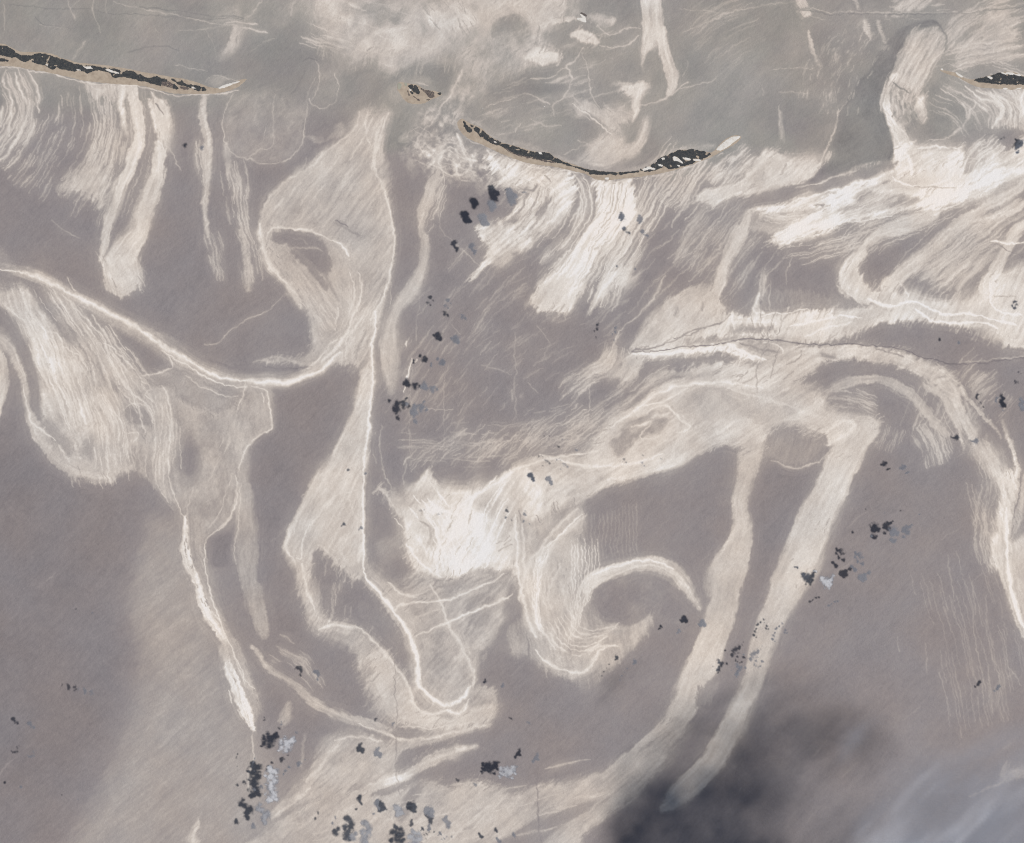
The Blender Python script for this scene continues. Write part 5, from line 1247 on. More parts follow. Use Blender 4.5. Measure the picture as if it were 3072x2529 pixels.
# the sea goes on beyond the traced square
X0, X1 = gx[0], gx[-1]; Y0, Y1 = gy[0], gy[-1]; BIG = 60000.0
rx = [-BIG, X0, X1, PW + BIG]; ry = [-BIG, Y0, Y1, PH + BIG]
vv = [(x, y) for y in ry for x in rx]
ff = [(j * 4 + i, (j + 1) * 4 + i, (j + 1) * 4 + i + 1, j * 4 + i + 1) for j in range(3) for i in range(3) if not (i == 1 and j == 1)]
xy = world_xy(np.array(vv, np.float32))
tag(mesh_object('outer_sea', np.concatenate([xy, np.zeros((16, 1), np.float32)], 1), np.array(ff), M_SEA, None, {'glint_film': np.full(16, .06), 'shoal': np.zeros(16)}), kind='structure')

CATS = {'slick_patch': 'slick', 'slick_band': 'slick', 'slick_swirl': 'slick', 'slick_thread': 'slick', 'streak_field': 'streaks', 'boat_wake': 'wake', 'surf_line': 'surf'}
for base, (name, label) in SLICKS.items():
    fl = FILMS.get(base); cd = CORDS.get(base, [])
    if fl is None and not cd: continue
    if name == 'streak_field':
        tag(cells_object(name, fl, None), label, CATS[name], kind='stuff'); continue
    fl = fl or []
    segs = [q for big in cd for q in big]
    if len(fl) + len(segs) == 1:
        tag(cells_object(name, mask_of((fl + segs)[0]), None), label, CATS[name]); continue
    e = empty(name)
    for q in fl: cells_object('glint_film', mask_of(q), e)
    for q in segs: cells_object('foam_line' if name in ('boat_wake', 'slick_thread', 'surf_line') else 'white_cord', mask_of(q), e)
    tag(e, label, CATS[name])


# ---------------------------------------------------------------- islands
def patch_mesh(polys, cell, height, rough=0.0, seed=0, holes=(), rough_s=7):
    """a raised sheet over traced outlines with a closed skirt: verts, faces"""
    allp = np.concatenate(polys)
    x0, y0 = allp.min(0) - cell * 2; x1, y1 = allp.max(0) + cell * 2
    xs = np.arange(x0, x1 + cell, cell, dtype=np.float32); ys = np.arange(y0, y1 + cell, cell, dtype=np.float32)
    X, Y = np.meshgrid(xs, ys)
    Xw = X + (vn(X / rough_s, Y / rough_s, seed) - .5) * rough * 2; Yw = Y + (vn(X / rough_s, Y / rough_s, seed + 1) - .5) * rough * 2
    sd = np.full(X.shape, -1e9, np.float32)
    for p in polys: sd = np.maximum(sd, poly_sdf(p, Xw, Yw))
    for p in holes: sd = np.minimum(sd, -poly_sdf(p, Xw, Yw))
    Z = height(sd, X, Y)
    inside = sd > -cell * .7
    cs = inside[:-1, :-1] & inside[1:, :-1] & inside[:-1, 1:] & inside[1:, 1:]
    jj, ii = np.nonzero(cs)
    n = len(xs); b = jj * n + ii
    q = np.stack([b, b + n, b + n + 1, b + 1], 1)
    u, inv = np.unique(q.ravel(), return_inverse=True)
    xy = world_xy(np.stack([X.ravel()[u], Y.ravel()[u]], -1))
    return np.concatenate([xy, Z.ravel()[u][:, None]], 1), inv.reshape(-1, 4)


ICO_V = None


def ico():
    t = (1 + 5 ** .5) / 2
    v = np.array([(-1, t, 0), (1, t, 0), (-1, -t, 0), (1, -t, 0), (0, -1, t), (0, 1, t), (0, -1, -t), (0, 1, -t), (t, 0, -1), (t, 0, 1), (-t, 0, -1), (-t, 0, 1)], np.float32)
    v /= np.linalg.norm(v[0])
    f = np.array([(0, 11, 5), (0, 5, 1), (0, 1, 7), (0, 7, 10), (0, 10, 11), (1, 5, 9), (5, 11, 4), (11, 10, 2), (10, 7, 6), (7, 1, 8), (3, 9, 4), (3, 4, 2), (3, 2, 6), (3, 6, 8), (3, 8, 9), (4, 9, 5), (2, 4, 11), (6, 2, 10), (8, 6, 7), (9, 8, 1)])
    return v, f


IV, IF = ico()


def canopy(name, polys, holes, mat, parent, base_z, step=1.35, gap=.27, rad=(11, 17), hz=(2.5, 6), seed=0, nsc=9):
    allp = np.concatenate(polys)
    x0, y0 = allp.min(0) - 4; x1, y1 = allp.max(0) + 4
    X, Y = np.meshgrid(np.arange(x0, x1, step), np.arange(y0, y1, step))
    r = np.random.default_rng(100 + seed)
    X = (X + r.uniform(-.5, .5, X.shape) * step).astype(np.float32); Y = (Y + r.uniform(-.5, .5, Y.shape) * step).astype(np.float32)
    sd = np.full(X.shape, -1e9, np.float32)
    for p in polys: sd = np.maximum(sd, poly_sdf(p, X, Y))
    for p in holes: sd = np.minimum(sd, -poly_sdf(p, X, Y))
    nz = fbm(X / nsc, Y / nsc, seed + 3, 3)
    keep = (sd > (.5 - nz) * 6) & (nz > gap)
    X, Y = X[keep], Y[keep]
    k = len(X)
    if k == 0: return None
    R = r.uniform(*rad, k).astype(np.float32); H = r.uniform(*hz, k).astype(np.float32)
    c = world_xy(np.stack([X, Y], -1))
    jit = r.uniform(.75, 1.25, (k, 12, 3)).astype(np.float32)
    V = IV[None] * jit * np.stack([R, R, H], -1)[:, None]
    V[..., 0] += c[:, 0, None]; V[..., 1] += c[:, 1, None]; V[..., 2] += (base_z + H * .6)[:, None]
    Fc = IF[None] + (np.arange(k) * 12)[:, None, None]
    o = mesh_object(name, V.reshape(-1, 3), Fc.reshape(-1, 3), mat, parent, smooth_=False)
    o['kind'] = 'stuff'
    return o


V1 = (0, 100, 5.2725); V2 = (350, 150, 5.2725); V3 = (1160, 220, 10.545); V4 = (1350, 340, 4.687); V5 = (1780, 370, 4.687); V6 = (2800, 180, 7.754)


def cv(tile, pts, n=3):
    return smooth(conv(tile, pts), True, n)


def jn(*a):
    return smooth(np.concatenate([conv(t, p) for t, p in a]), True, 2)


def island(label, outline, woods, dunes, scrubs=(), ponds=(), seed=0):
    e = empty('barrier_island', (0, 0, 0))
    tag(e, label, 'island')
    bh = lambda sd, X, Y: np.where(sd < 0, -1.5, np.minimum(.6 + sd * .22, 3.2) + (vn(X / 6, Y / 6, seed) - .5) * .8).astype(np.float32)
    v, f = patch_mesh([outline], 1.5, bh, .9, seed)
    mesh_object('beach', v, f, M_SAND, e)
    for i, d in enumerate(dunes):
        v, f = patch_mesh([d], .8, lambda sd, X, Y: np.where(sd < 0, 1.0, 4.6 + np.minimum(sd, 5) * .7 + (vn(X / 3, Y / 3, seed) - .5) * 1.2).astype(np.float32), .8, seed + i, rough_s=4)
        mesh_object('dune', v, f, M_DUNE, e)
    for i, d in enumerate(ponds):
        v, f = patch_mesh([d], .8, lambda sd, X, Y: np.where(sd < 0, 2.2, 4.3).astype(np.float32), .5, seed + i)
        mesh_object('pond', v, f, M_POND, e)
    for i, w in enumerate(woods):
        canopy('woodland', [w], dunes, M_WOOD, e, 3, seed=seed * 7 + i)
    for i, w in enumerate(scrubs):
        canopy('scrub', [w], dunes, M_SCRUB, e, 3, step=1.5, gap=.22, rad=(9, 13), hz=(2, 4), seed=seed * 7 + 40 + i)
    return e


long_outline = jn((V1, [(-350, 60), (-120, 120), (0, 155), (70, 165), (180, 220), (300, 280), (430, 295), (560, 290), (700, 295), (830, 320), (960, 380), (1130, 430), (1250, 460), (1500, 485), (1750, 512)]),
                  (V2, [(0, 265), (200, 300), (400, 345), (600, 375), (830, 420), (1100, 460), (1300, 520), (1400, 560), (1500, 590), (1620, 600), (1800, 545), (1940, 475), (2050, 455), (2055, 470), (1960, 560), (1800, 640), (1550, 690), (1200, 700), (900, 690), (700, 645), (550, 600), (330, 560), (60, 548)]),
                  (V1, [(1700, 790), (1380, 760), (1150, 710), (950, 660), (700, 610), (450, 570), (250, 530), (0, 520), (-200, 505), (-350, 480)]))
long_wood = cv(V1, [(-300, 100), (-100, 150), (0, 185), (100, 210), (220, 270), (260, 320), (430, 360), (560, 330), (640, 320), (800, 350), (900, 390), (1050, 430), (1150, 470), (1230, 490), (1400, 510), (1600, 535), (1750, 560), (1890, 580), (1890, 690), (1780, 690), (1720, 610), (1500, 590), (1380, 630), (1280, 590), (1150, 600), (1050, 580), (900, 540), (830, 570), (700, 510), (560, 470), (450, 430), (380, 450), (250, 380), (150, 380), (60, 350), (0, 345), (-300, 320)])
island('long sandy barrier island with a dark wooded spine at the upper left edge', long_outline,
       [long_wood, cv(V1, [(-100, 390), (0, 400), (130, 425), (120, 450), (0, 440), (-100, 430)]),
        cv(V2, [(80, 370), (170, 335), (260, 345), (320, 390), (380, 378), (430, 420), (530, 438), (640, 418), (720, 450), (800, 480), (780, 500), (710, 510), (700, 570), (600, 545), (450, 500), (330, 470), (150, 430), (60, 420)]),
        cv(V2, [(870, 455), (1000, 500), (1030, 475), (1060, 520), (1200, 555), (1260, 560), (1400, 600), (1400, 645), (1290, 640), (1150, 590), (1020, 560), (920, 500)]), cv(V2, [(900, 540), (930, 550), (975, 610), (900, 610)])],
       [cv(V1, [(1310, 510), (1350, 525), (1430, 520), (1475, 565), (1390, 572), (1340, 545)]), cv(V1, [(1635, 562), (1720, 565), (1780, 585), (1880, 620), (1880, 640), (1800, 632), (1740, 612), (1690, 595)]), cv(V1, [(1205, 565), (1285, 570), (1275, 592), (1235, 590)]), cv(V1, [(718, 485), (760, 495), (755, 515), (728, 505)]),
        cv(V2, [(1600, 600), (1640, 580), (1700, 552), (1850, 512), (1945, 488), (1935, 508), (1860, 535), (1780, 570), (1700, 598), (1640, 610)]), cv(V2, [(1175, 578), (1230, 590), (1280, 612), (1250, 618), (1200, 605)])],
       [cv(V2, [(700, 500), (800, 490), (880, 540), (900, 600), (820, 590), (720, 560)]), cv(V2, [(1000, 580), (1090, 590), (1160, 620), (1050, 620)])], [], 1)

island('small oval sandy island with two dark scrub clumps, in the inlet', cv(V3, [(350, 310), (420, 270), (520, 280), (660, 320), (840, 330), (950, 360), (1080, 430), (1200, 500), (1400, 540), (1600, 580), (1760, 660), (1650, 740), (1450, 820), (1250, 920), (1100, 970), (850, 970), (650, 920), (500, 780), (420, 650), (340, 530), (330, 420)]),
       [cv(V3, [(820, 490), (850, 420), (880, 365), (935, 385), (980, 480), (1075, 580), (1020, 665), (940, 630), (850, 570)]), cv(V3, [(660, 400), (740, 370), (820, 365), (800, 480), (730, 465)]), cv(V3, [(740, 560), (830, 600), (820, 660), (760, 620)]), cv(V3, [(1620, 620), (1710, 620), (1690, 670), (1630, 660)])],
       [cv(V3, [(715, 490), (760, 495), (775, 560), (725, 565)])],
       [cv(V3, [(1080, 450), (1200, 540), (1380, 555), (1510, 600), (1490, 740), (1400, 800), (1310, 740), (1230, 640)]), cv(V3, [(830, 715), (900, 730), (1030, 830), (1010, 860), (900, 790)]), cv(V3, [(1270, 820), (1380, 820), (1340, 870), (1280, 870)]), cv(V3, [(650, 570), (680, 570), (740, 690), (700, 700)])],
       [cv(V3, [(350, 330), (420, 310), (470, 360), (460, 440), (410, 510), (355, 480)]), cv(V3, [(560, 300), (640, 310), (640, 390), (580, 400)])], 2)

cres_outline = jn((V4, [(100, 160), (105, 110), (170, 70), (230, 110), (330, 160), (420, 190), (500, 260), (620, 355), (760, 415), (950, 465), (1150, 525), (1280, 550), (1390, 548), (1450, 600), (1600, 668), (1800, 738), (1980, 795)]),
                  (V5, [(0, 662), (200, 678), (400, 682), (620, 668), (700, 630), (850, 570), (960, 490), (1050, 440), (1150, 390), (1250, 370), (1450, 372), (1650, 408), (1740, 335), (1830, 240), (1950, 175), (2060, 168), (2080, 205), (2000, 290), (1850, 375), (1650, 485), (1450, 555), (1200, 645), (1000, 695), (700, 748), (400, 782), (150, 802), (20, 785)]),
                  (V4, [(1900, 855), (1650, 793), (1400, 743), (1150, 715), (900, 642), (700, 560), (430, 432), (280, 372), (160, 272)]))
island('crescent shaped wooded island with a white sand spit at its east tip', cres_outline,
       [cv(V4, [(185, 115), (215, 130), (250, 180), (300, 220), (300, 265), (250, 250), (215, 205)]), cv(V4, [(280, 160), (340, 175), (400, 198), (425, 230), (415, 260), (430, 330), (380, 270), (340, 220)]),
        cv(V4, [(455, 255), (480, 258), (560, 328), (700, 402), (900, 462), (1100, 528), (1250, 553), (1380, 552), (1445, 608), (1600, 683), (1800, 758), (2000, 805), (2109, 825), (2109, 860), (2000, 840), (1900, 805), (1700, 745), (1550, 705), (1430, 665), (1300, 650), (1100, 605), (950, 575), (750, 475), (570, 415), (430, 315)]),
        cv(V5, [(-40, 660), (0, 662), (200, 682), (400, 688), (620, 668), (625, 685), (500, 702), (380, 722), (200, 722), (-40, 712)]),
        cv(V5, [(655, 650), (700, 632), (840, 575), (930, 505), (1050, 445), (1150, 405), (1200, 372), (1280, 388), (1380, 368), (1440, 372), (1560, 398), (1655, 420), (1610, 470), (1530, 500), (1450, 542), (1250, 605), (1080, 645), (1000, 615), (880, 655), (730, 688)])],
       [cv(V5, [(690, 655), (720, 625), (790, 605), (830, 625), (880, 635), (870, 655), (800, 650), (730, 668)]), cv(V5, [(905, 565), (975, 585), (968, 608), (920, 605)]), cv(V5, [(940, 490), (1000, 472), (1010, 510), (970, 520)]), cv(V5, [(1115, 475), (1180, 475), (1265, 555), (1235, 565), (1180, 530), (1135, 530)]), cv(V5, [(1255, 478), (1360, 492), (1362, 520), (1280, 508)]), cv(V5, [(1405, 500), (1515, 508), (1495, 532), (1420, 525)]), cv(V5, [(1725, 365), (1780, 310), (1850, 250), (1950, 192), (2060, 182), (2040, 215), (1950, 285), (1870, 345), (1790, 382)]), cv(V5, [(1180, 580), (1215, 590), (1205, 610), (1185, 605)]), cv(V5, [(165, 765), (215, 765), (212, 790), (168, 788)]),
        cv(V4, [(1245, 545), (1275, 545), (1310, 572), (1290, 585), (1250, 570)]), cv(V4, [(618, 392), (655, 398), (648, 418), (622, 412)])],
       [cv(V4, [(700, 450), (950, 560), (1100, 600), (1300, 650), (1500, 690), (1500, 705), (1300, 670), (1100, 630), (900, 570)]), cv(V5, [(1000, 480), (1100, 450), (1110, 540), (1020, 540)])], [], 3)

island('dark wooded island with white dunes along its top, cut by the right edge', cv(V6, [(140, 225), (180, 205), (250, 235), (380, 262), (520, 295), (620, 345), (700, 398), (900, 448), (1050, 428), (1250, 368), (1400, 338), (1550, 288), (1850, 268), (2109, 375), (2600, 420), (2900, 520), (2600, 620), (2250, 650), (2000, 690), (1700, 690), (1400, 662), (1100, 642), (950, 602), (800, 532), (600, 420), (400, 350), (250, 300)]),
       [cv(V6, [(940, 468), (1100, 430), (1250, 400), (1400, 345), (1550, 285), (1700, 330), (1850, 340), (2100, 395), (2600, 445), (2700, 500), (2600, 560), (2100, 565), (1800, 565), (1500, 560), (1300, 535), (1100, 515)])],
       [cv(V6, [(1238, 395), (1270, 378), (1330, 382), (1380, 400), (1370, 435), (1330, 442)]), cv(V6, [(1565, 290), (1620, 285), (1680, 305), (1710, 285), (1850, 292), (1900, 322), (1990, 330), (2070, 385), (2000, 378), (1900, 345), (1830, 358), (1760, 335), (1640, 335)]), cv(V6, [(515, 292), (560, 298), (640, 350), (695, 385), (670, 408), (580, 360)]), cv(V6, [(170, 205), (215, 200), (235, 235), (190, 240)]), cv(V6, [(1625, 655), (1680, 640), (1725, 652), (1715, 675), (1640, 682)]), cv(V6, [(1890, 675), (2040, 640), (2040, 665), (1960, 685)])], [], [], 4)

# the dazzling islet in the north
V7 = (1680, 20, 10.545)
e = empty('sand_islet'); tag(e, 'tiny dazzling white islet with a dark upper edge near the top', 'islet')
v, f = patch_mesh([cv(V7, [(630, 240), (655, 225), (720, 275), (800, 325), (815, 400), (820, 490), (760, 490), (640, 450), (550, 410), (540, 370), (620, 350), (690, 345), (660, 290)])], .7, lambda sd, X, Y: np.where(sd < 0, -.5, 2 + np.minimum(sd, 6) * .6).astype(np.float32), .3, 9)
mesh_object('sand', v, f, M_DUNE, e)
canopy('bank_scrub', [cv(V7, [(640, 190), (720, 195), (800, 240), (870, 290), (840, 310), (740, 270), (660, 225)])], [], M_SCRUB, e, 0, step=.9, gap=0, rad=(6, 9), hz=(2, 4), seed=77)


# ---------------------------------------------------------------- small boats
def boat(label, p, ang, ln):
    x, y = world_xy(np.array(p, np.float32))
    e = empty('boat', (float(x), float(y), 0)); e.rotation_euler = (0, 0, math.radians(ang))
    tag(e, label, 'boat', 'small boats among the slicks')
    w = ln * .2
    prof = [(-.5, .8), (-.3, 1), (.1, 1), (.35, .66), (.5, .04)]
    vs, fs = [], []
    for (t, k) in prof:
        for zz, kk in ((-1.0, .5), (2.6 + (1.2 if t > .3 else 0), 1)):
            vs += [(t * ln, -w * .5 * k * kk, zz), (t * ln, w * .5 * k * kk, zz)]
    for i in range(len(prof) - 1):
        a, b = i * 4, i * 4 + 4
        fs += [(a, b, b + 2, a + 2), (a + 1, a + 3, b + 3, b + 1), (a, a + 1, b + 1, b), (a + 2, b + 2, b + 3, a + 3)]
    fs += [(0, 2, 3, 1), (16, 17, 19, 18)]
    mesh_object('hull', np.array(vs), np.array(fs), M_HULL, e, smooth_=False)
    def box(nm, cx, lx, ly, z0, z1, mat):
        q = np.array([(cx + sx * lx / 2, sy * ly / 2, z) for z in (z0, z1) for sx, sy in ((-1, -1), (1, -1), (1, 1), (-1, 1))])
        mesh_object(nm, q, np.array([(0, 3, 2, 1), (4, 5, 6, 7), (0, 1, 5, 4), (1, 2, 6, 5), (2, 3, 7, 6), (3, 0, 4, 7)]), mat, e, smooth_=False)
    box('deckhouse', -ln * .15, ln * .34, w * .7, 2.62, 6.5, M_HULL)
    box('wheelhouse', -ln * .06, ln * .14, w * .6, 6.52, 9.5, M_HULL)
    box('aft_deck', -ln * .4, ln * .14, w * .62, 2.62, 3.1, M_DARK)


def tp(t, x, y):
    return conv(t, [(x, y)])[0]


boat('white boat at the upper end of the broken row of bright streaks', tp('11', 400, 384), 70, 42)
boat('small white boat on dark water above the crescent island, beside pale threads', tp('10', 1255, 657), 20, 46)
boat('small boat left of the pale threads, just north of the crescent island west tip', tp('10', 873, 668), -30, 40)
boat('white boat on the inner sheen of the crescent island, near a dark line', tp('10', 1760, 908), 40, 44)


# ---------------------------------------------------------------- clouds
H_CL = 940.0
SHIFT = np.array([H_CL / math.tan(SUN_EL) * SUN_DX, H_CL / math.tan(SUN_EL) * SUN_DY], np.float32)   # cloud relative to its shadow


def cloud(label, tile, blobs, dens=.93, core=0.0, ragged=1.0, seed=0, group='small cumulus clouds over the slicks'):
    b = np.array(blobs, np.float32)
    c = conv(tile, b[:, :2]); r = b[:, 2] * sc(tile) * 1.42
    cell = .9
    x0, y0 = (c - r[:, None]).min(0) - 5; x1, y1 = (c + r[:, None]).max(0) + 5
    xs = np.arange(x0, x1, cell, dtype=np.float32); ys = np.arange(y0, y1, cell, dtype=np.float32)
    X, Y = np.meshgrid(xs, ys)
    Xw = X + (fbm(X / 11, Y / 11, seed, 5, .58) - .5) * 15 * ragged; Yw = Y + (fbm(X / 11, Y / 11, seed + 5, 5, .58) - .5) * 15 * ragged
    f = np.zeros(X.shape, np.float32)
    for (cx, cy), rr in zip(c, r):
        d2 = ((Xw - cx) ** 2 + (Yw - cy) ** 2) / (rr * rr)
        f = np.maximum(f, 1 - d2) if len(blobs) > 6 else f + np.maximum(0, 1 - d2)
    f = f + (fbm(X / 10, Y / 10, seed + 2, 4, .55) - .5) * 1.2 * ragged * np.minimum(1, f * 3 + .25)
    a = np.clip(sst(-.05, .95, f) * 1.06, 0, 1) ** 1.6 * dens * .95
    a = a * (.72 + .28 * sst(.1, .8, f + (fbm(X / 4, Y / 4, seed + 9, 2) - .5)))
    a = blur(a, 1)
    th = np.sqrt(np.clip(f, 0, 1.3)) * min(float(r.max()) * 1.2, 22)
    th = th * (.8 + .4 * vn(X / 6, Y / 6, seed + 1))
    ins = a > .012
    cs = ins[:-1, :-1] | ins[1:, :-1] | ins[:-1, 1:] | ins[1:, 1:]
    if not cs.any(): return
    pcs = pieces(cs)
    main = [q for q in pcs if len(q) >= max(14, .04 * len(pcs[0]))]
    n = len(xs); co_all = sst(.2, 1.3, f + (fbm(X / 9, Y / 9, seed + 4, 4) - .5) * 1.3) * core
    cx, cy = world_xy(c.mean(0))
    root = empty('cumulus_cloud') if len(main) > 1 else None
    for qq in main:
        qq = np.array(qq); q0 = (qq // (n - 1)) * n + qq % (n - 1)
        q = np.stack([q0, q0 + n, q0 + n + 1, q0 + 1], 1)
        u, inv = np.unique(q.ravel(), return_inverse=True)
        inv = inv.reshape(-1, 4)
        xy = world_xy(np.stack([X.ravel()[u], Y.ravel()[u]], -1)) - np.array([cx, cy])
        al = a.ravel()[u]; tt = th.ravel()[u] * np.minimum(1, al * 4)
        k = len(u)
        top = np.concatenate([xy, (tt * .75 + 1)[:, None]], 1); bot = np.concatenate([xy, (-tt * .25 - 1)[:, None]], 1)
        a1 = 1 - np.sqrt(1 - np.clip(al, 0, .995)); co = co_all.ravel()[u]
        o = mesh_object('puff' if root else 'cumulus_cloud', np.concatenate([top, bot]), np.concatenate([inv, inv[:, ::-1] + k]), M_CLOUD, root, {'vapour': np.concatenate([a1, a1]), 'core': np.concatenate([co, co])})
    o = root or o
    o.location = (float(cx + SHIFT[0]), float(cy + SHIFT[1]), H_CL)
    tag(o, label, 'cloud', group)


